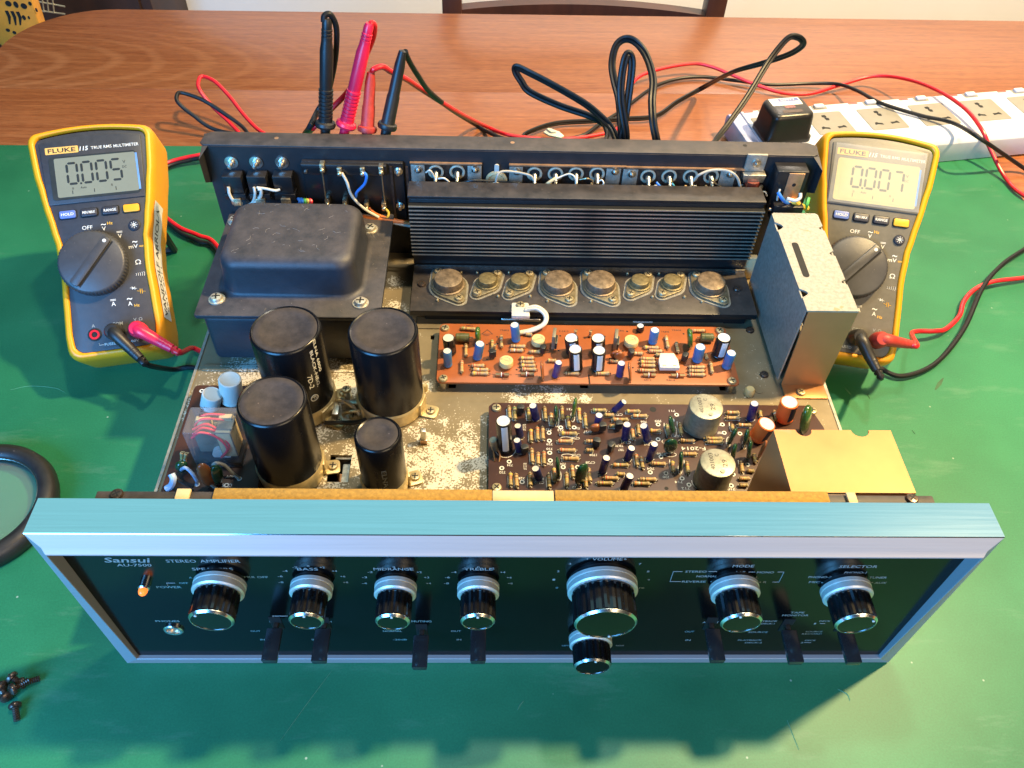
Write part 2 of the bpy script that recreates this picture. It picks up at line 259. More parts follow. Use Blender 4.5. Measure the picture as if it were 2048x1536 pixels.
def wood():
    m, nt, b = new_mat('table_wood'); tc = N(nt, 'ShaderNodeTexCoord'); o = tc.outputs['Object']
    wob = N(nt, 'ShaderNodeTexNoise', Scale=3.5, Detail=4.); L(nt, o, wob.inputs['Vector'])
    mp = N(nt, 'ShaderNodeMapping'); mp.inputs['Location'].default_value = (.98, .12, 0); mp.inputs['Scale'].default_value = (1., 5.2, 1); L(nt, o, mp.inputs[0])
    va = N(nt, 'ShaderNodeVectorMath', operation='MULTIPLY_ADD'); va.inputs[1].default_value = (.16, .16, 0); L(nt, wob.outputs['Color'], va.inputs[0]); L(nt, mp.outputs[0], va.inputs[2])
    ln = N(nt, 'ShaderNodeVectorMath', operation='LENGTH'); L(nt, va.outputs[0], ln.inputs[0])
    mu = N(nt, 'ShaderNodeMath', operation='MULTIPLY'); mu.inputs[1].default_value = 135.; L(nt, ln.outputs['Value'], mu.inputs[0])
    si = N(nt, 'ShaderNodeMath', operation='SINE'); L(nt, mu.outputs[0], si.inputs[0])
    rs = N(nt, 'ShaderNodeMapRange'); rs.inputs[1].default_value = .2; rs.inputs[2].default_value = 1.; L(nt, si.outputs[0], rs.inputs[0])
    m2 = N(nt, 'ShaderNodeMapping'); m2.inputs['Scale'].default_value = (.05, 1, 1); L(nt, o, m2.inputs[0])
    n2 = N(nt, 'ShaderNodeTexNoise', Scale=170., Detail=5., Roughness=.7); L(nt, m2.outputs[0], n2.inputs['Vector'])
    m3 = N(nt, 'ShaderNodeMapping'); m3.inputs['Scale'].default_value = (.12, 1, 1); L(nt, o, m3.inputs[0])
    n3 = N(nt, 'ShaderNodeTexNoise', Scale=700., Detail=2.); L(nt, m3.outputs[0], n3.inputs['Vector'])
    oi = N(nt, 'ShaderNodeObjectInfo')
    c1 = N(nt, 'ShaderNodeMix', data_type='RGBA'); c1.inputs[6].default_value = (.21, .058, .015, 1); c1.inputs[7].default_value = (.35, .125, .040, 1)
    r2 = N(nt, 'ShaderNodeMapRange'); r2.inputs[1].default_value = .3; r2.inputs[2].default_value = .72; L(nt, n2.outputs['Fac'], r2.inputs[0]); L(nt, r2.outputs[0], c1.inputs[0])
    c2 = N(nt, 'ShaderNodeMix', data_type='RGBA'); c2.inputs[7].default_value = (.50, .215, .085, 1)
    mm = N(nt, 'ShaderNodeMath', operation='MULTIPLY'); mm.inputs[1].default_value = .28; fd = N(nt, 'ShaderNodeMapRange'); fd.inputs[1].default_value = .45; fd.inputs[2].default_value = .8; fd.inputs[3].default_value = 1.; fd.inputs[4].default_value = .12; L(nt, ln.outputs['Value'], fd.inputs[0]); m9 = N(nt, 'ShaderNodeMath', operation='MULTIPLY'); L(nt, rs.outputs[0], m9.inputs[0]); L(nt, fd.outputs[0], m9.inputs[1]); L(nt, m9.outputs[0], mm.inputs[0]); L(nt, mm.outputs[0], c2.inputs[0]); L(nt, c1.outputs[2], c2.inputs[6])
    c3 = N(nt, 'ShaderNodeMix', data_type='RGBA', blend_type='MULTIPLY'); c3.inputs[0].default_value = .55
    r3 = N(nt, 'ShaderNodeMapRange'); r3.inputs[1].default_value = .35; r3.inputs[2].default_value = .6; r3.inputs[3].default_value = .62; r3.inputs[4].default_value = 1.08; L(nt, n3.outputs['Fac'], r3.inputs[0]); L(nt, c2.outputs[2], c3.inputs[6]); L(nt, r3.outputs[0], c3.inputs[7])
    hs = N(nt, 'ShaderNodeHueSaturation'); rr = N(nt, 'ShaderNodeMapRange'); rr.inputs[3].default_value = .88; rr.inputs[4].default_value = 1.15; L(nt, oi.outputs['Random'], rr.inputs[0]); L(nt, rr.outputs[0], hs.inputs['Value']); L(nt, c3.outputs[2], hs.inputs['Color'])
    L(nt, hs.outputs[0], b.inputs['Base Color']); b.inputs['Roughness'].default_value = .40; b.inputs['Coat Weight'].default_value = .35; b.inputs['Coat Roughness'].default_value = .25
    bp = N(nt, 'ShaderNodeBump', Strength=.15, Distance=.0003); L(nt, n3.outputs['Fac'], bp.inputs['Height']); L(nt, bp.outputs[0], b.inputs['Normal']); return m
M['wood'] = wood()
# ------------------------------------------------------------------ mesh builder
class MB:
    def __init__(s): s.v = []; s.f = []; s.m = []
    def add(s, vs, fs, m=0):
        o = len(s.v); s.v += [tuple(v) for v in vs]; s.f += [tuple(i+o for i in f) for f in fs]; s.m += [m]*len(fs); return s
    def box(s, x0, x1, y0, y1, z0, z1, m=0):
        return s.add([(x, y, z) for z in (z0, z1) for y in (y0, y1) for x in (x0, x1)], [(0, 2, 3, 1), (4, 5, 7, 6), (0, 1, 5, 4), (2, 6, 7, 3), (0, 4, 6, 2), (1, 3, 7, 5)], m)
    def prism(s, poly, a0, a1, ax='z', m=0):   # poly CCW in the plane; ax the extrusion axis
        n = len(poly)
        f = dict(z=lambda p, a: (p[0], p[1], a), y=lambda p, a: (p[0], a, p[1]), x=lambda p, a: (a, p[0], p[1]))[ax]
        vs = [f(p, a0) for p in poly]+[f(p, a1) for p in poly]
        fs = [tuple(range(n))[::-1], tuple(range(n, 2*n))]+[(i, (i+1) % n, n+(i+1) % n, n+i) for i in range(n)]
        return s.add(vs, fs, m)
    def lathe(s, prof, c=(0, 0, 0), axis=(0, 0, 1), seg=24, ms=None, m=0, closed=True):
        a = Vector(axis).normalized(); h = Vector((0, -1, 0)) if abs(a.y) < .9 else Vector((0, 0, 1))
        u = (h-a*h.dot(a)).normalized(); w = a.cross(u); c = Vector(c); o = len(s.v)
        for r, z in prof:
            for i in range(seg):
                t = 2*PI*(i+.5)/seg; s.v.append(tuple(c+a*z+(u*math.cos(t)+w*math.sin(t))*r))
        for k in range(len(prof)-1):
            for i in range(seg):
                j = (i+1) % seg; s.f.append((o+k*seg+i, o+k*seg+j, o+(k+1)*seg+j, o+(k+1)*seg+i)); s.m.append(ms[k] if ms else m)
        if closed:
            if prof[0][0] > 1e-6: s.f.append(tuple(o+i for i in range(seg))[::-1]); s.m.append(ms[0] if ms else m)
            e = o+(len(prof)-1)*seg
            if prof[-1][0] > 1e-6: s.f.append(tuple(e+i for i in range(seg))); s.m.append(ms[-1] if ms else m)
        return s
    def tube(s, pts, r, seg=8, m=0, flat=None):
        pts = [Vector(p) for p in pts]; n = len(pts); rr = r if isinstance(r, (list, tuple)) else [r]*n; o = len(s.v)
        up = None
        for i, p in enumerate(pts):
            t = (pts[min(i+1, n-1)]-pts[max(i-1, 0)]).normalized()
            if up is None:
                up = Vector((0, 0, 1)) if abs(t.z) < .9 else Vector((1, 0, 0))
            up = (up-t*up.dot(t)).normalized(); w = t.cross(up)
            for k in range(seg):
                a = 2*PI*k/seg; s.v.append(tuple(p+(up*math.cos(a)+w*math.sin(a)*(flat or 1))*rr[i]))
        for i in range(n-1):
            for k in range(seg):
                j = (k+1) % seg; s.f.append((o+i*seg+k, o+i*seg+j, o+(i+1)*seg+j, o+(i+1)*seg+k)); s.m.append(m)
        s.f.append(tuple(o+k for k in range(seg))[::-1]); s.m.append(m)
        s.f.append(tuple(o+(n-1)*seg+k for k in range(seg))); s.m.append(m); return s
    def mesh(s, name, mats, bevel=0, bseg=2, smooth=True, ang=35):
        me = bpy.data.meshes.new(name); me.from_pydata([(x*K, y*K, z*K) for x, y, z in s.v], [], s.f)
        for mm in (mats if isinstance(mats, (list, tuple)) else [mats]): me.materials.append(M[mm] if isinstance(mm, str) else mm)
        for p, i in zip(me.polygons, s.m): p.material_index = i
        bm = bmesh.new(); bm.from_mesh(me); bmesh.ops.remove_doubles(bm, verts=bm.verts, dist=1e-7); bmesh.ops.recalc_face_normals(bm, faces=bm.faces)
        if bevel:
            es = [e for e in bm.edges if len(e.link_faces) == 2 and e.calc_face_angle(0) > math.radians(30)]
            bmesh.ops.bevel(bm, geom=es, offset=bevel*K, segments=bseg, affect='EDGES', profile=.5, clamp_overlap=True)
        bm.to_mesh(me); bm.free()
        if smooth:
            for p in me.polygons: p.use_smooth = True
            me.set_sharp_from_angle(angle=math.radians(ang))
        return me
    def build(s, name, mats, parent=None, **kw): return link(name, s.mesh(name, mats, **kw), parent)
def link(name, me, parent=None, mw=None):
    o = bpy.data.objects.new(name, me); C.objects.link(o)
    if parent: o.parent = parent
    if mw is not None: o.matrix_local = mw
    return o
def tag(o, label=None, cat=None, group=None, kind=None):
    if label: o['label'] = label
    if cat: o['category'] = cat
    if group: o['group'] = group
    if kind: o['kind'] = kind
    return o
def empty(name, loc=(0, 0, 0), mw=None):
    o = bpy.data.objects.new(name, None); C.objects.link(o); o.empty_display_size = .02
    if mw is not None: o.matrix_world = mw
    else: o.location = Vector(loc)*K
    return o
def T(x, y, z, rz=0, s=1): return Matrix.Translation(Vector((x, y, z))*K) @ Matrix.Rotation(rz, 4, 'Z') @ Matrix.Scale(s, 4)
def frame_mw(o, ex, ey, ez, sc=(1, 1, 1)):
    m = Matrix.Identity(4)
    for i in range(3): m[i][0] = ex[i]*sc[0]; m[i][1] = ey[i]*sc[1]; m[i][2] = ez[i]*sc[2]; m[i][3] = o[i]*K
    return m
def smooth_path(pts, n=8):
    P = [Vector(p) for p in pts]; P = [P[0]*2-P[1]]+P+[P[-1]*2-P[-2]]; out = []
    for i in range(1, len(P)-2):
        a, b, c, d = P[i-1:i+3]
        for k in range(n):
            t = k/n; out.append(.5*((2*b)+(c-a)*t+(2*a-5*b+4*c-d)*t*t+(3*b-a-3*c+d)*t*t*t))
    out.append(P[-2]); return out
def rrect(x0, x1, y0, y1, r, n=4):
    o = []
    for cx, cy, a in ((x1-r, y0+r, -PI/2), (x1-r, y1-r, 0), (x0+r, y1-r, PI/2), (x0+r, y0+r, PI)):
        for k in range(n+1): t = a+PI/2*k/n; o.append((cx+r*math.cos(t), cy+r*math.sin(t)))
    return o
_tc = {}
def text_geo(s, bold=0., shear=0.):
    k = (s, bold, shear)
    if k not in _tc:
        cu = bpy.data.curves.new('t', 'FONT'); cu.body = s; cu.size = 1; cu.resolution_u = 2; cu.offset = bold; cu.shear = shear
        o = bpy.data.objects.new('t', cu); C.objects.link(o); bpy.context.view_layer.update()
        me = bpy.data.meshes.new_from_object(o.evaluated_get(bpy.context.evaluated_depsgraph_get()))
        vs = [tuple(v.co) for v in me.vertices]; fs = [tuple(p.vertices) for p in me.polygons]
        bpy.data.objects.remove(o); bpy.data.curves.remove(cu); bpy.data.meshes.remove(me)
        xs = [v[0] for v in vs]; ys = [v[1] for v in vs]
        _tc[k] = ([((v[0]-min(xs))/(max(xs)-min(xs)+1e-9)-.5, (v[1]-min(ys))/(max(ys)-min(ys)+1e-9)-.5) for v in vs], fs)
    return _tc[k]
def text_into(mb, s, fn, w, h, m=0, **kw):
    vs, fs = text_geo(s, **kw); mb.add([fn(x*w, y*h) for x, y in vs], fs, m)
def lettering(parent, s, c, w, h, mtl, ex=(1, 0, 0), ey=(0, 0, 1), bold=0.008, shear=0., name='lettering'):
    ex = Vector(ex); ey = Vector(ey); c = Vector(c); mb = MB(); text_into(mb, s, lambda x, y: c+ex*x+ey*y, w, h, bold=bold, shear=shear)
    return mb.build(name, mtl, parent, smooth=False)
# ================================================================== SETTING
tag(MB().box(-4000, 4000, -2500, 5000, -760, -750).build('floor', 'floor_tile'), 'pale tiled floor below the table', kind='structure')
tag(MB().box(-700, 4000, 1640, 1700, -750, 1400).build('wall', 'wall_paint'), 'cream painted wall behind the table', kind='structure')
# --- table of glued boards
TROT = math.radians(1.4)
tb = empty('wooden_table', (150, 250, -1.5)); tb.rotation_euler.z = TROT
tag(tb, 'brown wooden table with grained boards and rounded corner', 'table')
X0, X1 = -716, 820
def plank(y0, y1, corner=0):
    if corner:
        r = 105; P = [(X0, y0), (X1, y0), (X1, y1)]+[(X0+r+r*math.cos(a), y1-r+r*math.sin(a)) for a in [PI/2+PI/2*k/12 for k in range(13)]]
    else: P = [(X0, y0), (X1, y0), (X1, y1), (X0, y1)]
    cy = (y0+y1)/2; mb = MB().prism([(x, y-cy) for x, y in P], -26, 0)
    link('plank', mb.mesh('plank', 'wood', bevel=.5 if not corner else 1.2), tb, T(0, cy, 0))
for k, (a, b) in enumerate(((-640, -402.2), (-402, -152.2), (-152, 147.8), (148, 399.8))): plank(a, b)
plank(400, 592, 1)
for x in (-640, 740):
    for y in (-560, 500): MB().box(x-30, x+30, y-30, y+30, -748.5, -26.2).build('leg', 'wood', tb, bevel=3)
# --- green mat
gm = MB(); gm.prism([(-700, -520), (358, -520), (358, 288), (-700, 288)], -1.3, 0)
go = gm.build('work_mat', 'green_mat', None, bevel=.4); go.location = Vector((150, 250, 0))*K; go.rotation_euler.z = TROT
tag(go, 'large dark green work mat spread over the table', 'mat')
sm = MB()
def scratch(p, r=.35):
    pts = smooth_path([at(x, y, .05) for x, y in p], 4); sm.tube(pts, [r*(.35+.65*math.sin(PI*(i+.5)/len(pts))) for i in range(len(pts))], 4)
scratch([(663, 1342), (612, 1410), (560, 1482)], .22); scratch([(20, 780), (60, 772), (110, 776), (130, 785)], .25); scratch([(1675, 1378), (1694, 1388), (1700, 1402)], .4)
scratch([(1690, 776), (1702, 790)], .7); scratch([(1735, 788), (1740, 798)], .7); scratch([(1574, 1440), (1598, 1500)], .3); scratch([(1824, 860), (1830, 868)], .6)
scratch([(1047, 1402), (1040, 1410), (1035, 1420)], .4)
s = sm.build('scratch', mat('chalk', (.075, .24, .13), .8), go); s.matrix_parent_inverse = Matrix.Identity(4)
s.matrix_local = (Matrix.Translation(Vector((150, 250, 0))*K) @ Matrix.Rotation(TROT, 4, 'Z')).inverted()

def stain(pts):
    mb = MB(); P = []
    for x, y, r in pts: P.append((at(x, y, .03), r))
    L_ = []; R_ = []
    for i, (p, r) in enumerate(P):
        t = (P[min(i+1, len(P)-1)][0]-P[max(i-1, 0)][0]).normalized(); n = Vector((-t.y, t.x, 0)); L_.append(p+n*r*random.uniform(.6, 1.3)); R_.append(p-n*r*random.uniform(.6, 1.3))
    k = len(P); mb.add(L_+R_, [(i, i+1, k+i+1, k+i) for i in range(k-1)]); o = mb.build('stain', 'stain', go, smooth=False); o.matrix_local = s.matrix_local
stain([(462, 1436, .4), (458, 1455, 1.), (452, 1480, 1.6), (446, 1510, 2.2), (440, 1560, 2.6)]); stain([(1075, 1402, .6), (1066, 1416, 2.2), (1055, 1430, 2.6), (1044, 1444, .8)]); stain([(640, 1418, .6), (634, 1428, 1.4), (624, 1440, .8), (610, 1448, 1.5), (602, 1452, .5)]); stain([(470, 1452, .5), (480, 1450, 1.2), (494, 1452, .4)]); stain([(1690, 1425, .4), (1676, 1446, 1.6), (1662, 1470, .6)])
# ================================================================== AMPLIFIER
amp = empty('stereo_amplifier', (0, 0, 0))
tag(amp, 'vintage stereo amplifier with its lid off standing on green mat', 'amplifier')
# --- chassis: plate with cut-outs, side flanges, base
def holed_plate(mb, x0, x1, y0, y1, z0, z1, holes, m=0):
    xs = sorted({x0, x1, *[h[0] for h in holes], *[h[1] for h in holes]}); ys = sorted({y0, y1, *[h[2] for h in holes], *[h[3] for h in holes]})
    solid = lambda i, j: 0 <= i < len(xs)-1 and 0 <= j < len(ys)-1 and not any(h[0]-1e-6 <= (xs[i]+xs[i+1])/2 <= h[1] and h[2] <= (ys[j]+ys[j+1])/2 <= h[3] for h in holes)
    for i in range(len(xs)-1):
        for j in range(len(ys)-1):
            if not solid(i, j): continue
            a, b, c, d = xs[i], xs[i+1], ys[j], ys[j+1]
            mb.add([(a, c, z1), (b, c, z1), (b, d, z1), (a, d, z1)], [(0, 1, 2, 3)], m); mb.add([(a, c, z0), (b, c, z0), (b, d, z0), (a, d, z0)], [(0, 3, 2, 1)], m)
            for (di, dj, e) in ((-1, 0, [(a, d), (a, c)]), (1, 0, [(b, c), (b, d)]), (0, -1, [(a, c), (b, c)]), (0, 1, [(b, d), (a, d)])):
                if not solid(i+di, j+dj): (p, q) = e; mb.add([(*p, z0), (*q, z0), (*q, z1), (*p, z1)], [(0, 1, 2, 3)], m)
def pxhole(px0, px1, py0, py1, z=60):
    a = at(px0, py1, z); b = at(px1, py0, z); return (round(a.x, 1), round(b.x, 1), round(a.y, 1), round(b.y, 1))
holes = [pxhole(652, 704, 910, 964), pxhole(777, 784, 534, 606), pxhole(861, 869, 671, 679), pxhole(897, 912, 766, 776), pxhole(1160, 1176, 766, 776), pxhole(1440, 1456, 770, 781)]
mb = MB(); holed_plate(mb, -208, 208, 27, 294, 58.4, 60, holes)
ch = mb.build('chassis', 'chassis', amp)
for x in (-208.2, 206.4): MB().box(x, x+1.8, 27, 294, 14, 60.6).build('side_flange', 'zinc', ch)
MB().box(-206, 206, 27, 294, 12, 14).box(-206, 206, 120, 122, 14, 58).build('base_tray', 'underside', ch)
for x in (-180, 180):
    for y in (50, 270): MB().lathe([(10, 0), (12, 12)], (x, y, .1), seg=20).build('foot', 'rubber_black', ch)
e = MB(); e.box(-66, 150, 212.5, 224, 60.02, 60.9); e.box(-203, -90, 171, 176.5, 60.02, 60.9); e.box(-70, -68.6, 200, 290, 60.02, 60.5)
e.build('embossed_rib', 'chassis', ch, bevel=.4)
x, y = pxhole(652, 704, 910, 964)[0], pxhole(652, 704, 910, 964)[2]
h = MB().box(x+8, x+12, y+2, y+15, 44, 57, 0).box(x+3, x+13, y+18, y+20, 46, 58, 0).lathe([(2.6, 0), (2.6, 8)], (x+6, y+4, 48), (0, 1, .3), 12, m=1); h.build('fuse_clip', ['tin', 'gold_zinc'], ch)
for px, py in ((1497, 788),): p = at(px, py, 60); MB().lathe([(3.4, 0), (3.4, 4), (2.4, 5.5)], (p.x, p.y, 60), seg=14).build('plastic_plug', 'cream_trimmer', ch)
for px, py in ((1518, 780),): p = at(px, py, 60); MB().lathe([(3.2, 0), (3.2, .4)], (p.x, p.y, 60), seg=16).build('embossed_rib', 'chassis', ch)

def screw_mesh(r=3., h=1.8, m='screw', washer=0):
    mb = MB()
    if washer: mb.lathe([(washer, 0), (washer, .7), (r, .7)], seg=20, m=0)
    b = .7 if washer else 0
    mb.lathe([(r, b), (r, b+h*.45), (r*.85, b+h*.85), (r*.45, b+h), (0, b+h)], seg=18)
    t = b+h+.02
    mb.box(-r*.62, r*.62, -r*.13, r*.13, t-h*.12, t, 1); mb.box(-r*.13, r*.13, -r*.62, r*.62, t-h*.12+.01, t+.01, 1)
    return mb.mesh('screw', [m, 'hole_black'])
SCREW = screw_mesh(); SCREW_S = screw_mesh(2.2, 1.4); SCREW_W = screw_mesh(4.0, 2.6, 'white_screw', 5.2); SCREW_D = screw_mesh(3., 1.6, 'steel_dark')
def screw(parent, p, me=None, name='screw', rz=None): return link(name, me or SCREW, parent, T(p[0], p[1], p[2], random.uniform(0, PI) if rz is None else rz))
for px, py in ((1500, 661), (1528, 750), (843, 780)): screw(ch, (*at(px, py, 60)[:2], 60), SCREW_D)

# --- front bezel
bz = MB()
def ring(x0, x1, z0, z1, y): return [(x0, y, z0), (x1, y, z0), (x1, y, z1), (x0, y, z1)]
YP = 0.4
def ring(x0, x1, z0, z1, y, yt=None): yt = y if yt is None else yt; return [(x0, y, z0), (x1, y, z0), (x1, yt, z1), (x0, yt, z1)]
loops = [ring(-219.3, 219.3, 1.5, 141.3, 19), ring(-220, 220, 1, 142, 18.4), ring(-220, 220, 1, 142, .25), ring(-219.6, 219.6, 1.4, 141.6, -.1), ring(-213, 213, 8.2, 136.1, -1.4, -3.8), ring(-211.2, 211.2, 10.4, 134.2, -1.9, -6.0), ring(-210.8, 210.8, 10.9, 133.7, -1.9, -6.2), ring(-210.6, 210.6, 11.2, 133.4, -1.6, -5.9), ring(-210.6, 210.6, 11.2, 133.4, 3), ring(-216, 216, 5, 137, 3.2), ring(-216, 216, 5, 137, 19)]
vs = sum(loops, []); fs = []
for k in range(len(loops)):
    k2 = (k+1) % len(loops)
    for i in range(4): j = (i+1) % 4; fs.append((k*4+i, k*4+j, k2*4+j, k2*4+i))
bz.add(vs, fs); bz.m = [1 if 3 <= i//4 <= 7 else 0 for i in range(len(fs))]; bezel = bz.build('front_bezel', ['aluminium', 'aluminium_satin'], amp, ang=20)
fp = MB().box(-210.5, 210.5, YP, 2.8, 11.3, 133.3).build('face_panel', 'glossy_panel', amp)
MB().box(-198, 198, 21.6, 26.2, 16, 136.6).build('front_subframe', 'black_panel_metal', amp, bevel=.6)
sf = [o for o in amp.children if o.name.startswith('front_subframe')][0]
for a, b, m, nm in ((427, 984, 'foam', 'foam_strip'), (1110, 1655, 'foam', 'foam_strip'), (985, 1107, 'tape', 'tape_strip'), (352, 380, 'tape', 'tape_strip'), (1692, 1710, 'tape', 'tape_strip')):
    xa = at(a, 987, 138).x; xb = at(b, 987, 138).x; MB().box(xa, xb, 20.6, 27 if m == 'foam' else 26.6, 136.7, 138.4).build(nm, m, sf, bevel=.3)
for px in (234, 1820): p = at(px, 988, 137); screw(sf, (p.x, 24, 136.6), SCREW_D)
# brackets that carry the bezel
MB().box(-190, 190, 17.5, 22, 20, 30).build('support_bar', 'black_panel_metal', sf)

# --- knobs
KN = []
def make_knob(name, x, z, rc, rg, length, dot=0., collar=True, rz=0.):
    p = aty(x, z, YP-4.4); x, z = p.x, p.z; k = empty(name, (x, YP, z)); k.parent = amp; KN.append((x, z))
    MB().lathe([(rc-1.2, 0), (rc-1.2, 1.6), (rc-1.6, 2.0)], axis=(0, -1, 0), seg=40).build('knob_skirt', 'dark_plastic', k)
    MB().lathe([(rc-.8, 1.9), (rc, 2.3), (rc, 4.0), (rc-.5, 4.2), (rc-.5, 4.5), (rc-.1, 4.8), (rc-.1, 7.2), (rc-.8, 7.9)], axis=(0, -1, 0), seg=48).build('knob_collar', 'collar_metal', k)
    mb = MB(); n = 18 if rg < 12 else 24
    o = []
    for y, r in ((7.7, rg-.2), (8.5, rg), (length-1.9, rg), (length-1.3, rg-.25)):
        for i in range(n*3):
            t = 2*PI*(i+.5)/(n*3); rr = r-(.55 if i % 3 == 0 and y < length-1.5 and y > 8 else 0); o.append((rr*math.sin(t), -y, rr*math.cos(t)))
    s = n*3; f = [(k2*s+i, k2*s+(i+1) % s, (k2+1)*s+(i+1) % s, (k2+1)*s+i) for k2 in range(3) for i in range(s)]
    mb.add(o, f).build('knob_grip', 'knob_black', k, ang=12)
    MB().lathe([(rg-.3, length-1.35), (rg-.3, length-1.1), (rg-1.25, length-.1), (rg-1.4, length-.1), (rg-1.5, length-.45)], axis=(0, -1, 0), seg=48, closed=False).build('knob_rim', 'chrome_white', k)
    MB().lathe([(rg-1.45, length-.42), (0, length-.32)], axis=(0, -1, 0), seg=40).build('knob_cap', 'glossy_panel', k)
    r = rg-2.4; MB().lathe([(.65, length-.3), (.65, length+.1)], (r*math.sin(dot), 0, r*math.cos(dot)), (0, -1, 0), 10).build('pointer_dot', 'print_white', k)
    return k
make_knob('selector_knob', 438.7, 1175, 12.4, 10.7, 21.9, -.75)
for px, py in ((623, 1178), (791, 1180), (956.5, 1180)): make_knob('tone_knob', px, py, 10.2, 8.5, 21.6, 0)
make_knob('volume_knob', 1204.5, 1174.6, 17.1, 15.1, 23.9, 2.9)
make_knob('balance_knob', 1181, 1281, 11.6, 10.2, 19.6, .1)
make_knob('selector_knob', 1469, 1181, 12.0, 10.2, 22, -.3)
make_knob('selector_knob', 1692.6, 1184, 12.2, 10.3, 21.8, 1.0)
# --- lever switches
def lever(px, py, tilt, yaw=0.):
    p = aty(px, py, YP); k = empty('lever_switch', (p.x, YP, p.z+1.5)); k.parent = amp; k.rotation_euler = (tilt, 0, yaw)
    MB().box(-1.3, 1.3, -8, 0, -1.3, 1.3).build('lever_stem', 'steel_dark', k, bevel=.3)
    mb = MB(); mb.prism([(-3.6, -2.4), (3.6, -2.4), (4.1, 1.9), (-4.1, 1.9)], -21.0, -3.5, 'y'); mb.build('lever_cap', 'lever_black', k, bevel=.55)
    MB().box(-3, 3, -.35, 0, -7, 7).build('slot_plate', 'hole_black', k); k.children[-1].rotation_euler = (-tilt, 0, 0)
for px, py, t in ((554, 1248, .02), (650, 1249, .02), (844, 1262, .04), (957, 1250, .02), (1420, 1249, .02), (1572, 1252, .03), (1684, 1253, .03)): lever(px, py, t)
# --- pilot lamp, headphone jack
p = aty(291, 1166, YP)
k = empty('pilot_lamp', (p.x, YP, p.z)); k.parent = amp
MB().lathe([(2.8, 0), (2.8, 3.0), (2.3, 3.5)], axis=(0, -1, 0), seg=24).build('lamp_collar', 'chrome_white', k)
MB().lathe([(2.1, 3.4), (2.1, 4.8), (1.6, 6.0), (.8, 6.6), (0, 6.7)], axis=(0, -1, 0), seg=20).build('lamp_lens', 'pilot', k)
p = aty(346.7, 1261, YP-1)
k = empty('headphone_jack', (p.x, YP, p.z)); k.parent = amp
MB().lathe([(5.2, 0), (5.2, 1), (4.6, 1.5), (3.6, 1.5), (3.4, .2)], axis=(0, -1, 0), seg=28, closed=False).build('jack_ring', 'chrome_white', k)
MB().lathe([(3.5, .15), (0, .1)], axis=(0, -1, 0), seg=24).build('jack_hole', 'copper', k)
# --- panel lettering
def ptext(s, px, py, wpx, h=2.1, m='print_teal', **kw):
    p = aty(px, py, YP); q1 = aty(px-wpx/2, py, YP); q2 = aty(px+wpx/2, py, YP); lettering(fp, s, (p.x, YP-.07, p.z), q2.x-q1.x, h, m, **kw)
ptext('Sansui', 254, 1120, 94, 4.5, 'print_grey', bold=.014, shear=.2); ptext('AU-7500', 268, 1130, 70, 2.5, 'print_grey', shear=.1)
ptext('STEREO', 362, 1122, 60, 2.7, 'print_grey'); ptext('AMPLIFIER', 440, 1122, 80, 2.7, 'print_grey')
for a in (('SPEAKERS', 425, 1138, 82, 2.5, 'print_grey'), ('BASS', 615, 1138, 42, 2.5, 'print_grey'), ('MIDRANGE', 787, 1138, 80, 2.5, 'print_grey'), ('TREBLE', 957, 1138, 57, 2.5, 'print_grey'), ('VOLUME', 1215, 1118, 61, 2.5, 'print_grey'), ('MODE', 1487, 1132, 43, 2.5, 'print_grey'), ('SELECTOR', 1717, 1133, 77, 2.5, 'print_grey')): ptext(*a)
for a in (('POWER', 338, 1174, 50, 2.2), ('OFF', 367, 1166, 18, 1.6), ('A', 381, 1155, 6, 1.7), ('SPKR OFF', 509, 1154, 54, 1.9), ('PHONES', 335, 1242, 48, 1.9), ('STEREO', 1392, 1143, 43, 1.9), ('NORMAL', 1414, 1152.5, 42, 1.9), ('REVERSE', 1388, 1163, 48, 1.9), ('L+R', 1482, 1144, 20, 1.9), ('MONO', 1531, 1144.5, 34, 1.9), ('L', 1515, 1154, 6, 1.9), ('R', 1530, 1164, 7, 1.9), ('PHONO-1', 1711, 1145, 44, 2.0), ('PHONO-2', 1640, 1154, 46, 2.0), ('MIC', 1629, 1164, 22, 2.0), ('TUNER', 1756, 1155, 36, 2.0), ('AUX', 1761, 1165.5, 24, 2.0),
          ('TAPE', 1595, 1225, 28, 2.0), ('MONITOR', 1591, 1230.5, 53, 2.0), ('4', 1424, 1240, 6, 2.0), ('ADAPTOR', 1429, 1244.5, 48, 2.0), ('OUT', 1379, 1263, 19, 1.9), ('IN', 1376, 1280, 10, 1.9), ('PLAYBACK', 1532, 1242, 46, 1.7), ('DECK-1', 1536, 1247, 26, 1.7), ('SOURCE', 1516, 1264, 39, 1.9), ('PLAYBACK', 1500, 1280, 48, 1.7), ('DECK-2', 1507, 1285, 34, 1.7), ('DECK', 1650, 1242, 22, 1.7), ('1', 1630, 1247, 4, 1.7), ('SOURCE', 1628, 1263, 34, 1.6), ('RECORD', 1624, 1267.5, 40, 1.6), ('DECK', 1621, 1280.5, 22, 1.7), ('2', 1604, 1285, 5, 1.7),
          ('MUTING', 843, 1242.5, 40, 2.1), ('NORMAL', 785, 1262, 38, 1.9), ('-20dB', 800, 1279, 28, 1.9), ('OUT', 511, 1262, 20, 1.9), ('IN', 525, 1279, 9, 1.9), ('LOW', 549, 1243, 20, 1.9), ('HIGH', 655, 1243, 16, 1.9), ('IN', 628, 1279, 9, 1.9), ('OUT', 912, 1262, 20, 1.9), ('IN', 918, 1279, 9, 1.9), ('LEFT', 1131, 1291, 14, 1.6), ('RIGHT', 1240, 1291, 16, 1.6)): ptext(*a, m='print_teal' if a[1] < 900 else 'print_grey')
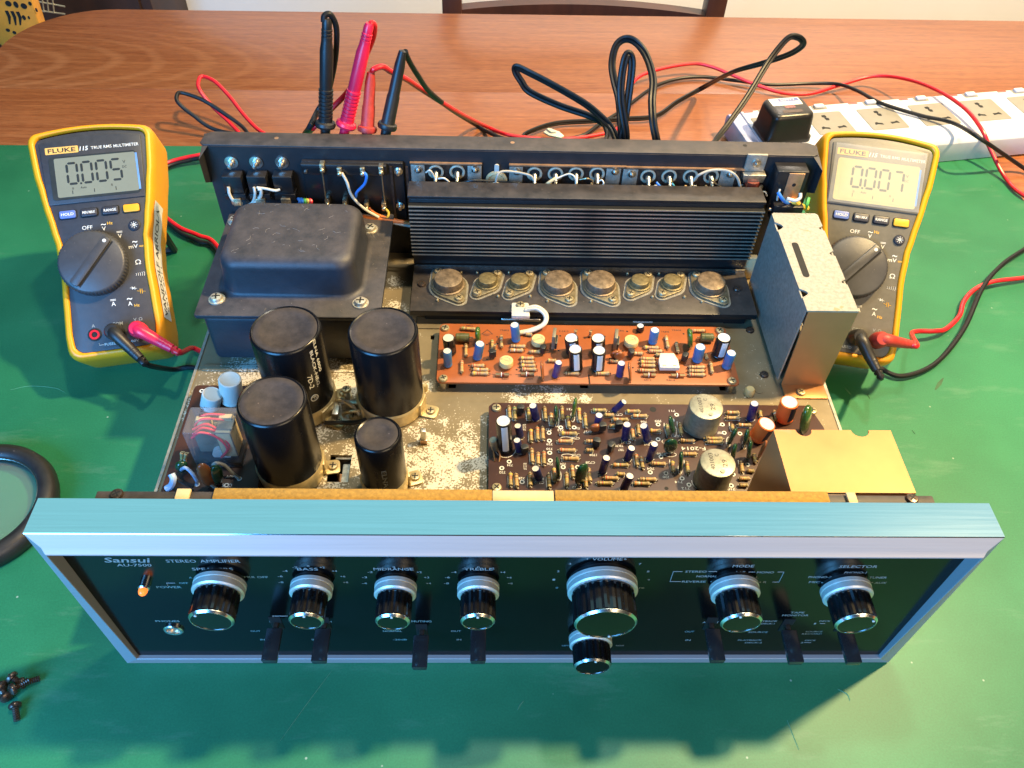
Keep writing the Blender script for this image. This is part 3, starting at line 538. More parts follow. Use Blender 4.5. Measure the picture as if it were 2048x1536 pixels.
for (cx, cz), s, r, sp in ((KN[1], ['-8', '-6', '-4', '-2', '0', '+2', '+4', '+6', '+8'], 14.5, .42), (KN[2], ['-4', '-3', '-2', '-1', '0', '+1', '+2', '+3', '+4'], 14.5, .42), (KN[3], ['-8', '-6', '-4', '-2', '0', '+2', '+4', '+6', '+8'], 14.5, .42), (KN[4], ['0', '1', '2', '3', '4', '5', '6', '7', '8', '9', '10'], 21.5, .40)):
    n = len(s)
    for i, t in enumerate(s):
        a = (i-(n-1)/2)*sp; lettering(fp, t, (cx+r*math.sin(a)*1.08, YP-.07, cz+r*math.cos(a)), .95*len(t)*1.3, 1.7, 'print_grey')
ln = MB()
def pline(pts, r=.16):
    P = [aty(x, y, YP-.05) for x, y in pts]
    for a, b in zip(P, P[1:]): ln.tube([a, b], r, 4)
pline([(1365, 1143), (1347, 1143), (1340, 1163), (1362, 1163)]); pline([(1417, 1143), (1434, 1143)]); pline([(1555, 1144), (1568, 1144), (1558, 1164), (1545, 1164)]); pline([(1497, 1144), (1510, 1144)])
pline([(336, 1172), (333, 1166), (350, 1166)]); pline([(550, 1238), (545, 1232), (575, 1232)]); pline([(1640, 1247), (1650, 1247)]); pline([(1608, 1285), (1622, 1285)])
for x, y in ((1479, 1150), (1505, 1154), (1520, 1164), (1423, 1163), (1447, 1153), (1644, 1165), (1673, 1155), (1705, 1151), (1731, 1155), (1744, 1165), (390, 1155), (445, 1148), (478, 1155)): 
    p = aty(x, y, YP); ln.lathe([(.5, 0), (.5, .08)], (p.x, YP-.03, p.z), (0, -1, 0), 10)
tag(ln.build('printed_line', 'print_grey', fp), kind='stuff')

# --- transformer
tr = empty('power_transformer', (-140, 230, 60)); tr.parent = amp; tr['label'] = 'black domed power transformer'
def rel(o): return Matrix.Translation(-o.location)
def sub(mb, name, mats, par, **kw):
    o = mb.build(name, mats, par, **kw); o.matrix_local = Matrix.Translation(-par.location); return o
b = MB(); b.box(-196, -93, 181, 280, 60.3, 100); sub(b, 'core_shell', 'black_paint', tr, bevel=4, bseg=3)
b = MB(); b.prism(rrect(-199.5, -84, 178.5, 285, 2), 100.2, 103.2); sub(b, 'mounting_flange', 'black_paint', tr, bevel=.7)
def dome(x0, x1, y0, y1, z0, z1, r, inset, n=7, seg=8):
    mb = MB(); loops = [rrect(x0-3.5, x1+3.5, y0-3.5, y1+3.5, r+3, seg), rrect(x0-1, x1+1, y0-1, y1+1, r+1, seg)]; zs = [z0, z0+.8]
    loops.append(rrect(x0, x1, y0, y1, r, seg)); zs.append(z0+2.8)
    R = 7.5
    for k in range(n+1):
        t = PI/2*k/n; d = inset*((z1-R-z0)/(z1-z0))+R*(1-math.cos(t)); loops.append(rrect(x0+d, x1-d, y0+d, y1-d, max(r-d*.35, 2), seg)); zs.append(z1-R+R*math.sin(t))
    o = []; c = len(loops[0])
    for lp, z in zip(loops, zs): o += [(x, y, z) for x, y in lp]
    f = [(k*c+i, k*c+(i+1) % c, (k+1)*c+(i+1) % c, (k+1)*c+i) for k in range(len(loops)-1) for i in range(c)]; f.append(tuple((len(loops)-1)*c+i for i in range(c)))
    return mb.add(o, f)
sub(dome(-186, -99, 197, 264, 103.2, 130.5, 12, 1.5), 'domed_cover', 'black_paint', tr, ang=60)
for px, py in ((433, 596), (721, 604), (741, 456), (470, 440)):
    p = at(px, py, 104.5); link('screw', SCREW_W, tr, Matrix.Translation(-tr.location) @ T(p.x, p.y, 103.2, random.uniform(0, 3)))

ft = MB()
for i in range(34):
    x, y = random.uniform(-178, -108), random.uniform(206, 256); a = random.uniform(0, PI); l = random.uniform(1.2, 5.5); c = random.uniform(-1, 1)*l*.3
    ft.tube([(x, y, 130.62), (x+math.cos(a)*l*.5-math.sin(a)*c, y+math.sin(a)*l*.5+math.cos(a)*c, 130.66), (x+math.cos(a)*l, y+math.sin(a)*l, 130.62)], .075, 4)
for i in range(16):
    x, y = random.choice([(random.uniform(-195, -90), random.uniform(181, 192)), (random.uniform(-95, -87), random.uniform(190, 280))]); a = random.uniform(0, PI); l = random.uniform(1, 4)
    ft.tube([(x, y, 103.3), (x+math.cos(a)*l, y+math.sin(a)*l, 103.3)], .07, 4)
tag(sub(ft, 'lint', mat('lint', (.32, .29, .27), .8), tr), kind='stuff')
# --- big capacitors
def big_cap(x, y, zt, r, clamp_h, lean=(0, 0), text=(), screws=(), feet=()):
    k = empty('filter_capacitor', (x, y, 60)); k.parent = amp
    zb = 60+clamp_h; h = zt-60
    MB().lathe([(r, 1), (r+.9, clamp_h-1.2), (r+.2, clamp_h)], seg=48).build('clamp_ring', 'clamp', k)
    body = MB().lathe([(r+.1, clamp_h+.05), (r, clamp_h+1), (r, h-1.8), (r-.5, h-.6), (r-1.3, h-.1), (r-2.1, h-.5)], seg=56, closed=False).build('sleeve', 'black_sleeve', k, ang=50)
    MB().lathe([(r-2.0, h-.55), (r-2.6, h-.35), (r-6, h-.3), (r-6.4, h-.55), (0, h-.6)], seg=48, closed=False).build('cap_disc', 'cap_top', k)
    for ang, ln_ in feet:
        f = MB(); ca, sa = math.cos(ang), math.sin(ang)
        f.prism(rrect(r-1, r+ln_, -5, 5, 2.5), .1, 1.5); f.box(r-.5, r+1.1, -5.2, 5.2, 1.4, clamp_h-1.5)
        o = f.build('clamp_foot', 'clamp', k, bevel=.3); o.rotation_euler.z = ang
        link('screw', SCREW, k, T((r+ln_*.55)*ca, (r+ln_*.55)*sa, 1.5))
    for s, ang, z, hgt, wd, m in text:       # lettering runs down the can
        mb = MB(); text_into(mb, s, lambda a, b2: ((r+.12)*math.sin(ang+b2/r), -(r+.12)*math.cos(ang+b2/r), z-60-a), wd, hgt, bold=.01); mb.build('lettering', m, k, smooth=False)
    return k
k = big_cap(-132.5, 143, 128, 20.2, 13, text=[('BLACK-NEG.', .90, 108, 2.2, 30, 'print_white'), ('ELNA 6800', 1.08, 116, 2.2, 26, 'print_white'), ('7D-2', .68, 100, 3.2, 11, 'print_white')], feet=[(-.55, 12), (.35, 10)])
mb = MB(); mb.lathe([(2.6, 0), (2.6, .2), (2.0, .2), (2.0, 0)], seg=24, closed=False); 
o = mb.build('lettering', 'print_white', k); o.matrix_local = Matrix.Translation(Vector((20.35*math.sin(.68), -20.35*math.cos(.68), 26))*K) @ Matrix.Rotation(.68, 4, 'Z') @ Matrix.Rotation(PI/2, 4, 'X')
mb = MB(); text_into(mb, 'F', lambda a, b2: ((20.35)*math.sin(.68+b2/20), -20.35*math.cos(.68+b2/20), 26-a), 2.4, 2.4); mb.build('lettering', 'print_white', k, smooth=False)
big_cap(-77, 144, 127, 20.2, 12.5, feet=[(-.25, 10), (3.6, 10)])
big_cap(-131, 91, 126.5, 18.6, 13, feet=[(.15, 9)])
big_cap(-75.4, 81, 111, 12.9, 13, text=[('ELNA', .22, 86, 2.6, 16, 'print_grey'), ('50V 100', -.12, 86, 1.8, 16, 'print_dark')], feet=[(.35, 9), (-1.2, 6)])
# terminal lugs between the capacitors
tl = empty('terminal_lug', (*at(694, 828, 60)[:2], 60)); tl.parent = amp
MB().box(-9, 7, -9, 9, 0.1, 2).box(-3, 9, 1, 4, 2, 9).box(-8, -4, -6, 4, 2, 7).build('lug_plate', 'tin', tl, bevel=.4)
MB().tube(smooth_path([(-8, 6, 6), (-2, 3, 10), (4, 0, 8), (9, -4, 4)]), 1.3).build('lug_strap', 'bright_metal', tl)
MB().tube(smooth_path([(-12, -9, 2), (-4, -11, 5), (6, -10, 4), (14, -6, 2)]), 1.4).build('lug_wire', 'wire_black', tl)
MB().tube(smooth_path([(-2, -3, 3), (3, -4, 7), (9, -2, 6)]), 1.1).build('lug_wire', 'solder', tl)
link('screw', SCREW, tl, T(-1, 13, 8)); MB().lathe([(2.2, 0), (2.2, 8)], (-1, 13, 0), seg=12).build('lug_post', 'bright_metal', tl)
p = at(848, 884, 60); MB().box(p.x-1.6, p.x+1.6, p.y-1.5, p.y+1.5, 60, 72, 0).box(p.x-2.2, p.x+2.2, p.y-2, p.y+2, 60, 64, 1).build('standing_lug', ['tin', 'copper'], amp, bevel=.3)
p = at(850, 780, 60); MB().lathe([(2, 0), (2, 4), (1.4, 5)], (p.x, p.y, 60), seg=12).build('standing_lug', 'clamp', amp)

# --- heatsink with fins and its power transistors
DY, DZ = -8.5, 6.2
hs = MB(); hs.box(-70.5, 171, 274.6+DY, 291+DY, 62, 123.5+DZ).box(-71.5, 172, 274.2+DY, 291.6+DY, 123.5+DZ, 126+DZ).build('heatsink', 'black_anodised', amp, bevel=.5)
hs = [o for o in amp.children if o.name.startswith('heatsink')][0]
fin = MB().box(-70.7, 171.2, 270.4+DY, 274.4+DY, -.5, .5, 0).box(-70.7, 171.2, 269.9+DY, 270.38+DY, -.5, .5, 1).mesh('fin', ['fin_black', 'fin_edge'])
for i in range(14): link('fin', fin, hs, T(0, 0, 79.4+DZ+i*3.16))
MB().box(-70.3, 171, 226.5+DY, 274.4+DY, 67.5, 66+DZ).build('transistor_plate', 'black_anodised', hs, bevel=.4)
MB().box(-60, 165, 230+DY, 268+DY, 60.2, 67.4).build('plate_support', 'hole_black', hs)
MB().box(-70.3, 171, 272.2+DY, 273.6+DY, 66.02+DZ, 67+DZ).build('plate_edge', 'tin', hs)
def transistor(a, b, big, m):
    pa = at(*a, 69+DZ); pb = at(*b, 69+DZ); c = (pa+pb)/2; d = pb-pa; sp = math.hypot(d.x, d.y)/2; ang = math.atan2(d.y, d.x)
    k = empty('power_transistor', (c.x, c.y, 66+DZ)); k.parent = amp; k.rotation_euler.z = ang
    R, rc, h = (12.6, 10.2, 9.) if big else (8.8, 6.7, 7.2); e = 4.2 if big else 3.8
    def outline(grow):
        P = []
        for sx, rr, a0, a1 in ((0, R+grow, PI/2+.55, PI/2-.55), (sp, e+grow, .95, -.95), (0, R+grow, -PI/2+.55, -PI/2-.55), (-sp, e+grow, PI+.95, PI-.95)):
            for t in range(7): q = a0+(a1-a0)*t/6; P.append((sx+rr*math.cos(q), rr*math.sin(q)))
        return P[::-1]
    MB().prism(outline(1.5), .05, .5).build('insulator', 'zinc', k)
    MB().prism(outline(0), .5, 2.2).build('flange', 't_base', k, bevel=.3)
    MB().lathe([(rc+1.2, 2.2), (rc+1.1, 3.1), (rc+.1, 3.4), (rc-.1, h-1.2), (rc-.5, h-.3), (rc-1.4, h), (0, h)], seg=36).build('can', m, k)
    for sx in (-sp, sp): link('screw', SCREW, k, T(sx, 0, 2.2, random.uniform(0, 3)))
for a, b, big in (((877, 541.5), (918, 595), 1), ((995, 545.6), (954, 584), 0), ((1059, 546.7), (1018.5, 585), 0), ((1094, 544.6), (1139, 597.5), 1), ((1176, 544.6), (1226, 597.5), 1), ((1296, 548.7), (1261.5, 586), 0), ((1361, 549.3), (1325, 585), 0), ((1393, 548), (1447, 599), 1)): transistor(a, b, big, 't_can' if big else 't_can_small')
PIN = MB().lathe([(1., 0), (1., 1.2), (.5, 1.8)], seg=10).mesh('pin', 'screw')
for u, v in ((655, 130), (965, 130), (500, 128), (860, 360), (1172, 360), (268, 398), (1340, 408), (1765, 410)): p = at(*CO1(u, v), 66+DZ); link('pin', PIN, hs, T(p.x, p.y, 66+DZ))
for u, v in ((462, 140), (770, 140), (705, 365), (1018, 368), (1188, 415)): p = at(*CO2(u, v), 66+DZ); link('pin', PIN, hs, T(p.x, p.y, 66+DZ))
for u, v, c in ((115, 240, CO1), (1530, 285, CO2)): p = at(*c(u, v), 66+DZ); screw(hs, (p.x, p.y, 66+DZ), SCREW_D)
# little tan bracket at the heatsink's end
p = at(1492, 545, 64); MB().box(p.x-4, p.x+5, p.y-3, p.y+2, 60, 80).build('end_bracket', 'tape', amp, bevel=1)
p = at(1508, 470, 96); MB().lathe([(4, 0), (5.2, 2), (4, 8), (3, 10)], (p.x, p.y+6, 84), (0, .2, 1), 16).build('yellow_choke', 'wire_yellow', amp)
# --- cable clip and clear sleeve
p = at(1041, 622, 68+DZ); cl = empty('cable_clip', (p.x, p.y, 66+DZ)); cl.parent = amp
MB().box(-6.2, 6.2, -6, 3, .2, 3.2).prism(rrect(-6, 6, 3, 9, 1.5), .2, 1.6).build('clip_body', 'white_plastic', cl, bevel=.5); link('screw', SCREW, cl, T(0, 6, 1.6))
for d in (0, 1):
    pts = [at(1050+d*2, 620-d*4, 70+DZ), at(1074, 618-d*5, 72+DZ), at(1090+d*3, 632-d*4, 76), at(1086+d*4, 648, 73), at(1062+d*4, 659+d*2, 71), at(1040, 664+d*2, 70)]
    MB().tube(smooth_path(pts), 1.15, 8).build('clear_sleeve', 'wire_white', amp)
p = at(1040, 641, 62); MB().lathe([(1.6, 0), (1.8, 1), (1.8, 26), (1.6, 27)], (p.x-13, p.y, 63.2), (1, 0, 0), 14).build('glass_tube', 'bright_metal', amp)
p = at(1285, 640, 61); MB().box(p.x-7, p.x+7, p.y-2.6, p.y+2.6, 60.9, 61.2).build('white_sticker', 'sticker', amp)
# ================================================================== CIRCUIT BOARDS
ZB = 68.0
def electro(board, c, top, base, r, sleeve, stripe=None, top_m='cap_end', s=4.876):
    pb = at(*c(*base), ZB); pt = aty(*c(*top), pb.y); rm = r/s*(CAM-pt).length/FPX
    ax = (pt-pb); h = max(ax.length, 3); ez = ax.normalized(); fy = Vector((0, 1, 0)); ex = fy.cross(ez).normalized(); ey = ez.cross(ex)
    mb = MB(); seg = 28
    mb.lathe([(rm*.93, .6), (rm, 1.2), (rm, 2.4), (rm*.95, 2.7), (rm*.95, 3.1), (rm, 3.4), (rm, h-.9), (rm*.96, h-.3), (rm*.86, h)], seg=seg, m=0, closed=False)
    mb.lathe([(rm*.86, h), (rm*.80, h-.25), (0, h-.25)], seg=seg, m=1, closed=False)
    for d in (-1, 1): mb.box(d*rm*.4-.3, d*rm*.4+.3, -.3, .3, -1.5, 1, 1)
    mats = [sleeve, top_m]
    if stripe:
        mats += ['sticker' if stripe == 'w' else 'print_dark']; o = []; n = 5; a0 = stripe_a.get(sleeve, 0)
        for z in (3.6, h-1): o += [((rm+.06)*math.sin(a0+(i-n/2)*.17), -(rm+.06)*math.cos(a0+(i-n/2)*.17), z) for i in range(n+1)]
        mb.add(o, [(i, i+1, n+2+i, n+1+i) for i in range(n)], 2)
    me = mb.mesh('electrolytic_capacitor', mats)
    return link('electrolytic_capacitor', me, board, frame_mw(pb, ex, ey, ez))
stripe_a = dict(sleeve_black=.1, sleeve_orange=.45, sleeve_blue=.5, sleeve_navy=.7, sleeve_purple=.6)
_rm = {}
def resistor_mesh(kind):
    if kind in _rm: return _rm[kind]
    mb = MB()
    if kind == 'diode':
        mb.tube([(-.5, 0, 0), (.5, 0, 0)], .09, 6, 1); mb.lathe([(.55/12*12*.1, -.16), (.11, -.12), (.11, .12), (.05, .16)], axis=(1, 0, 0), seg=10, m=0); mb.lathe([(.115, -.1), (.115, -.04)], axis=(1, 0, 0), seg=10, m=2)
        me = mb.mesh('diode', ['fuse_red', 'wire_lead', 'band_white'])
    else:
        bands = kind[1:]; prof = []; ms = []
        xs = [-.42, -.40, -.34, -.31, -.28, -.24, -.16, -.12, -.04, 0, .08, .12, .20, .26, .30, .33, .40, .42]
        rs = [.05, .10, .115, .115, .113, .10, .092, .092, .092, .092, .092, .092, .092, .10, .115, .115, .10, .05]
        for i in range(len(xs)): prof.append((rs[i], xs[i]))
        ms = [0]*(len(xs)-1); ms[2] = 2; ms[3] = 2; ms[6] = 3; ms[8] = 4; ms[10] = 5; ms[13] = 0
        mb.lathe(prof, axis=(1, 0, 0), seg=12, ms=ms)
        for d in (-1, 1): mb.box(d*.46-.05, d*.46+.05, -.022, .022, -.022, .022, 1).box(d*.5-.02, d*.5+.02, -.022, .022, -.16, .022, 1)
        me = mb.mesh('resistor', ['resistor_tan' if kind[0] == 't' else 'resistor_olive', 'wire_lead']+['band_'+b for b in bands])
    _rm[kind] = me; return me
BANDS = [('brown', 'black', 'orange', 'gold'), ('yellow', 'red', 'red', 'gold'), ('red', 'red', 'orange', 'gold'), ('green', 'brown', 'yellow', 'gold'), ('orange', 'white', 'red', 'gold'), ('brown', 'red', 'yellow', 'gold'), ('brown', 'orange', 'brown', 'gold')]
def resistor(board, c, u1, v1, u2, v2, body='t', thick=2.75, kind=None):
    z = ZB+1.6; a = at(*c(u1, v1), z); b = at(*c(u2, v2), z); d = b-a; ln_ = d.length/.84; ex = d.normalized(); up = Vector((0, 0, 1)); ey = up.cross(ex); ez = ex.cross(ey)
    me = resistor_mesh(kind or (body,)+random.choice(BANDS)); t = thick/.23
    if kind == 'diode': ln_ = d.length*2.2; t = 14
    return link('diode' if kind == 'diode' else 'resistor', me, board, frame_mw((a+b)/2, ex, ey, ez, (ln_, t, t)))
def standing_resistor(board, c, top, base, body='t'):
    pb = at(*c(*base), ZB); pt = aty(*c(*top), pb.y); d = pt-pb; ex = d.normalized(); ey = Vector((0, 1, 0)); ez = ex.cross(ey).normalized(); ey = ez.cross(ex)
    return link('resistor', resistor_mesh((body,)+random.choice(BANDS)), board, frame_mw((pb+pt)/2, ex, ey, ez, (d.length, 10, 10)))
def film(board, c, top, base, wd, th, rot, m, name='film_capacitor', s=4.876):
    pb = at(*c(*base), ZB); pt = aty(*c(*top), pb.y); h = (pt-pb).length; ez = (pt-pb).normalized(); q = Vector((math.cos(rot), math.sin(rot), 0)); ey = ez.cross(q).normalized(); ex = ey.cross(ez)
    mb = MB(); loops = [(.25, 0), (.75, .12), (.98, .35), (1., .6), (.85, .82), (.5, .96), (.15, 1.)]; o = []; n = 14
    for f, z in loops:
        for i in range(n): a = 2*PI*i/n; o.append((wd/2*f*math.copysign(abs(math.cos(a))**.8, math.cos(a)), th/2*min(1, f*1.3)*math.sin(a), 1.2+z*(h-1.2)))
    mb.add(o, [(k*n+i, k*n+(i+1) % n, (k+1)*n+(i+1) % n, (k+1)*n+i) for k in range(len(loops)-1) for i in range(n)]+[tuple(range(n))[::-1], tuple((len(loops)-1)*n+i for i in range(n))])
    for d in (-1, 1): mb.box(d*wd*.18-.3, d*wd*.18+.3, -.25, .25, -1, 2, 1)
    return link(name, mb.mesh(name, [m, 'wire_lead'], ang=60), board, frame_mw(pb, ex, ey, ez))
def to92(board, c, u, v, rot=0., r=2.4, h=5.2, z=1.8):
    p = at(*c(u, v), ZB+z); mb = MB(); P = [(r*math.cos(t), r*math.sin(t)) for t in [(-PI*.2)+PI*1.4*k/12 for k in range(13)]]; mb.prism(P, 0, h)
    for d in (-1.2, 0, 1.2): mb.box(d-.22, d+.22, -.2, .2, -z-.5, .1, 1)
    return link('transistor', mb.mesh('transistor', ['to92', 'wire_lead'], bevel=.2), board, T(p.x, p.y, ZB+z, rot))
def trimmer(board, c, u, v, r, tilt=.0):
    p = at(*c(u, v), ZB+5); rm = r/4.876*(CAM-p).length/FPX; mb = MB()
    mb.lathe([(rm*.9, 0), (rm, .6), (rm, 3.6), (rm*.93, 4.3), (rm*.55, 4.4), (rm*.5, 4.0), (0, 4.0)], seg=30, m=0)
    mb.box(-rm*.42, rm*.42, -.45, .45, 3.9, 4.12, 1); mb.box(-rm*.95, -rm*.6, -rm*.3, rm*.1, 4.0, 4.46, 1); mb.box(rm*.6, rm*.68, -rm*.6, rm*.3, 4.0, 4.45, 1)
    for d in (-1, 1): mb.box(d*rm*.5-.4, d*rm*.5+.4, -.3, .3, -3, .2, 2)
    return link('trimmer', mb.mesh('trimmer', ['cream_trimmer', 'clamp', 'wire_lead']), board, T(p.x, p.y, ZB+1.6, random.uniform(-.5, .5)))
def eyelet_mesh():
    mb = MB(); mb.lathe([(1.45, .06), (1.45, .12), (.75, .12)], seg=18, closed=False, m=0); mb.lathe([(.75, .1), (0, .1)], seg=14, closed=False, m=1); return mb.mesh('eyelet', ['print_white', 'hole_black'])
EYE = eyelet_mesh()
def flat_board(name, poly, m, parent=amp, th=1.6):
    mb = MB(); mb.prism(poly, ZB-th, ZB); return mb.build(name, m, parent, bevel=.25)
def standoffs(board, pts):
    for x, y in pts: MB().lathe([(2.6, 60.2), (2.6, ZB-1.6)], (x, y, 0), seg=12).build('standoff', 'tin', board)
# ---------------- driver board (orange-brown)
bo = flat_board('driver_board', rrect(-49.3, 147.4, 156.4, 210, 3.5), 'pcb_orange'); bo['label'] = 'orange circuit board in front of the heatsink'
for u, v, c in ((343, 655, CO1), (325, 1145, CO1), (1365, 680, CO2), (1485, 1170, CO2)): p = at(*c(u, v), ZB+1.5); screw(bo, (p.x, p.y, ZB)); standoffs(bo, [(p.x, p.y)])
for a in (((375, 757), (395, 905), 60, 'sleeve_black'), ((363, 885), (372, 1030), 43, 'sleeve_blue'), ((683, 815), (655, 958), 46, 'sleeve_blue'), ((1020, 632), (1035, 785), 44, 'sleeve_blue'), ((1573, 758), (1590, 905), 68, 'sleeve_black', 'w'), ((1612, 868), (1620, 1068), 66, 'sleeve_black', 'w'), ((1835, 760), (1835, 905), 68, 'sleeve_black', 'w'), ((1845, 880), (1830, 1070), 66, 'sleeve_black', 'w'), ((1450, 998), (1415, 1135), 36, 'sleeve_purple')): electro(bo, CO1, *a)
for a in (((590, 640), (588, 690), 36, 'sleeve_black'), ((732, 682), (707, 808), 44, 'sleeve_blue'), ((1175, 845), (1140, 980), 50, 'sleeve_blue'), ((1405, 755), (1345, 935), 68, 'sleeve_black', 'w'), ((1478, 905), (1425, 1045), 46, 'sleeve_blue'), ((405, 1005), (385, 1130), 38, 'sleeve_purple')): electro(bo, CO2, *a)
trimmer(bo, CO1, 1252, 775, 68); trimmer(bo, CO1, 940, 985, 68); trimmer(bo, CO2, 502, 785, 70)
p = at(*CO2(862, 995), ZB+4); mb = MB(); mb.prism([(-6.4, -6), (6.4, -6), (6.4, 1), (5.2, 4.5), (4.5, 7), (-4.5, 7), (-5.2, 4.5), (-6.4, 1)], 2.2, 5.2, 'z', 0); mb.box(-4.6, -2.2, -5, -3.8, 5.0, 5.35, 1).box(2.2, 4.6, -5, -3.8, 5.0, 5.35, 1).box(-4, 4, -.4, .4, -1, 2.4, 1)
link('trimmer', mb.mesh('trimmer', ['white_plastic', 'clamp'], bevel=.5), bo, T(p.x, p.y, ZB))
film(bo, CO1, (655, 668), (672, 800), 9, 3.4, PI/2*.92, 'mylar_lit'); film(bo, CO2, (1068, 685), (1075, 850), 10, 3.6, PI/2, 'mylar_lit')
for c, u1, v1, u2, v2 in ((CO1, 445, 752, 580, 758), (CO2, 1175, 755, 1300, 755)):
    a = at(*c(u1, v1), ZB+3.4); b2 = at(*c(u2, v2), ZB+3.4); h = (b2-a).length
    mb = MB(); mb.lathe([(2.2, 0), (2.9, .5), (2.9, h*.3), (3.05, h*.32), (3.05, h*.68), (2.9, h*.7), (2.9, h-.5), (2.2, h)], axis=(1, 0, 0), seg=18); mb.box(-2.5, .2, -.3, .3, -.3, .3, 1).box(h, h+2.5, -.3, .3, -.3, .3, 1)
    link('power_resistor', mb.mesh('power_resistor', ['olive_film', 'wire_lead']), bo, T(a.x, (a.y+b2.y)/2, ZB+3.4))
for c, u, v, r in ((CO1, 805, 940, .3), (CO1, 1300, 895, 1.2), (CO2, 490, 935, -1.2), (CO2, 1020, 970, .9)): to92(bo, c, u, v, r)
for c, u, v in ((CO1, 1395, 790), (CO1, 1990, 800)):
    p = at(*c(u, v+60), ZB); q2 = aty(*c(u, v-85), p.y); mb = MB(); mb.box(-1.1, 1.1, -4.5, 4.5, 2.5, max(8, q2.z-ZB), 0).box(1.1, 2.6, -4, 4, 2.5, 8, 1)
    for d in (-2.4, 0, 2.4): mb.box(-.3, .3, d-.3, d+.3, -1, 3, 2)
    link('tab_transistor', mb.mesh('tab_transistor', ['grey_tab', 'to92', 'wire_lead'], bevel=.2), bo, T(p.x, p.y, ZB, -.15))
for c, t, b2 in ((CO2, (385, 895), (380, 985)), (CO2, (340, 890), (352, 960))): film(bo, c, t, b2, 7, 2.6, .1, 'rust_film', 'disc_capacitor')
for c, t, b2 in ((CO1, (1282, 1000), (1300, 1165)), (CO2, (478, 1010), (495, 1175))): film(bo, c, t, b2, 9, 2.0, PI/2*.95, 'rust_film')
for a in ((500, 665, 640, 675), (545, 825, 545, 935), (505, 985, 505, 1095), (890, 740, 893, 850), (800, 785, 805, 880), (605, 1028, 725, 1030), (615, 1066, 765, 1070), (605, 1104, 765, 1106), (985, 838, 1125, 842), (975, 878, 1105, 880), (1165, 893, 1275, 893), (1078, 955, 1205, 957), (1078, 994, 1210, 995), (1082, 1028, 1222, 1030), (1090, 1064, 1230, 1067), (1515, 1104, 1650, 1107), (1810, 1104, 1945, 1106), (1345, 978, 1425, 982), (1955, 984, 2030, 985), (1125, 720, 1190, 728)): resistor(bo, CO1, *a)
for a in ((1090, 688, 1215, 690), (838, 745, 858, 855), (938, 805, 958, 900), (625, 850, 765, 856), (672, 886, 800, 890), (738, 922, 825, 928), (512, 908, 610, 912), (592, 960, 725, 964), (588, 994, 732, 997), (592, 1028, 732, 1032), (575, 1074, 735, 1078), (1062, 1044, 1215, 1045), (1062, 1080, 1210, 1082), (1062, 1117, 1215, 1120), (1272, 1000, 1290, 1100), (1228, 920, 1238, 960), (290, 984, 360, 986), (150, 1105, 285, 1106)): resistor(bo, CO2, *a)
for a in ((870, 1117, 930, 1118), (1115, 1110, 1175, 1112)): resistor(bo, CO1, *a, kind='diode')
for a in ((650, 1120, 705, 1121), (925, 1124, 985, 1125)): resistor(bo, CO2, *a, kind='diode')
standing_resistor(bo, CO1, (1615, 680), (1615, 745)); standing_resistor(bo, CO1, (1762, 685), (1755, 750)); standing_resistor(bo, CO1, (825, 660+160), (828, 880))
def silk(board, c, items, mtl, z=ZB+.06):
    mb = MB()
    for s, u, v, wpx, hpx, up in items:
        p = at(*c(u, v), z); wd = wpx/4.876*(CAM-p).length/FPX; hd = hpx
        sg = 1 if up else -1
        text_into(mb, s, lambda x, y: (p.x+sg*x, p.y+sg*y, z), wd, hd, bold=.005)
    return mb.build('lettering', mtl, board, smooth=False)
silk(bo, CO1, [('R807', 930, 1160, 70, 1.5, 1), ('R809', 1165, 1160, 70, 1.5, 1), ('TR803', 920, 685, 90, 1.5, 1), ('C805', 1130, 685, 60, 1.4, 1), ('F-1415', 1500, 695, 90, 1.6, 1), ('C811', 1430, 1165, 60, 1.4, 1), ('R801', 580, 640, 60, 1.4, 1), ('TR801', 745, 735, 60, 1.3, 1)], 'print_dark')
silk(bo, CO2, [('R812', 660, 1170, 70, 1.5, 1), ('R814', 885, 1172, 80, 1.5, 1), ('TR804', 940, 685, 90, 1.5, 1), ('C806', 400, 690, 60, 1.4, 1), ('TR802', 830, 700, 80, 1.4, 1)], 'print_dark')
ls = MB()
def sline(mb, c, pts, r=.22, z=ZB+.05):
    P = [at(*c(u, v), z) for u, v in pts]
    for a, b2 in zip(P, P[1:]):
        d = (b2-a); n = Vector((-d.y, d.x, 0)).normalized()*r; e = d.normalized()*r*.9
        mb.add([a-e-n, b2+e-n, b2+e+n, a-e+n], [(0, 1, 2, 3)])
sline(ls, CO1, [(700, 720), (755, 680), (805, 722), (700, 722)]); sline(ls, CO1, [(800, 1115), (870, 1117)]); sline(ls, CO1, [(930, 1118), (990, 1120)]); sline(ls, CO1, [(1030, 1118), (1110, 1112)]); sline(ls, CO2, [(600, 705), (540, 715), (580, 690)]); sline(ls, CO2, [(985, 1125), (1010, 1130)])
tag(ls.build('printed_line', 'print_dark', bo, smooth=False), kind='stuff')
a = at(*CO1(1735, 1120), ZB); b2 = at(*CO1(1775, 1215), ZB); MB().box(a.x, b2.x-1, 156.3, a.y, ZB+.02, ZB+.12).build('black_mark', 'hole_black', bo)
HD = MB().lathe([(.7, .05), (0, .08)], seg=8, closed=False).mesh('solder_hole', 'hole_black')
for u, v in ((750, 825), (750, 970), (850, 750), (855, 815), (1465, 740), (1450, 885), (1245, 690), (1340, 880), (1040, 1070), (575, 1030), (585, 1070)): p = at(*CO1(u, v), ZB); link('solder_hole', HD, bo, T(p.x, p.y, ZB))
for u, v in ((460, 697), (1010, 720), (375, 805), (970, 1000), (415, 890), (240, 745), (515, 1050), (545, 1090), (1000, 960)): p = at(*CO2(u, v), ZB); link('solder_hole', HD, bo, T(p.x, p.y, ZB))
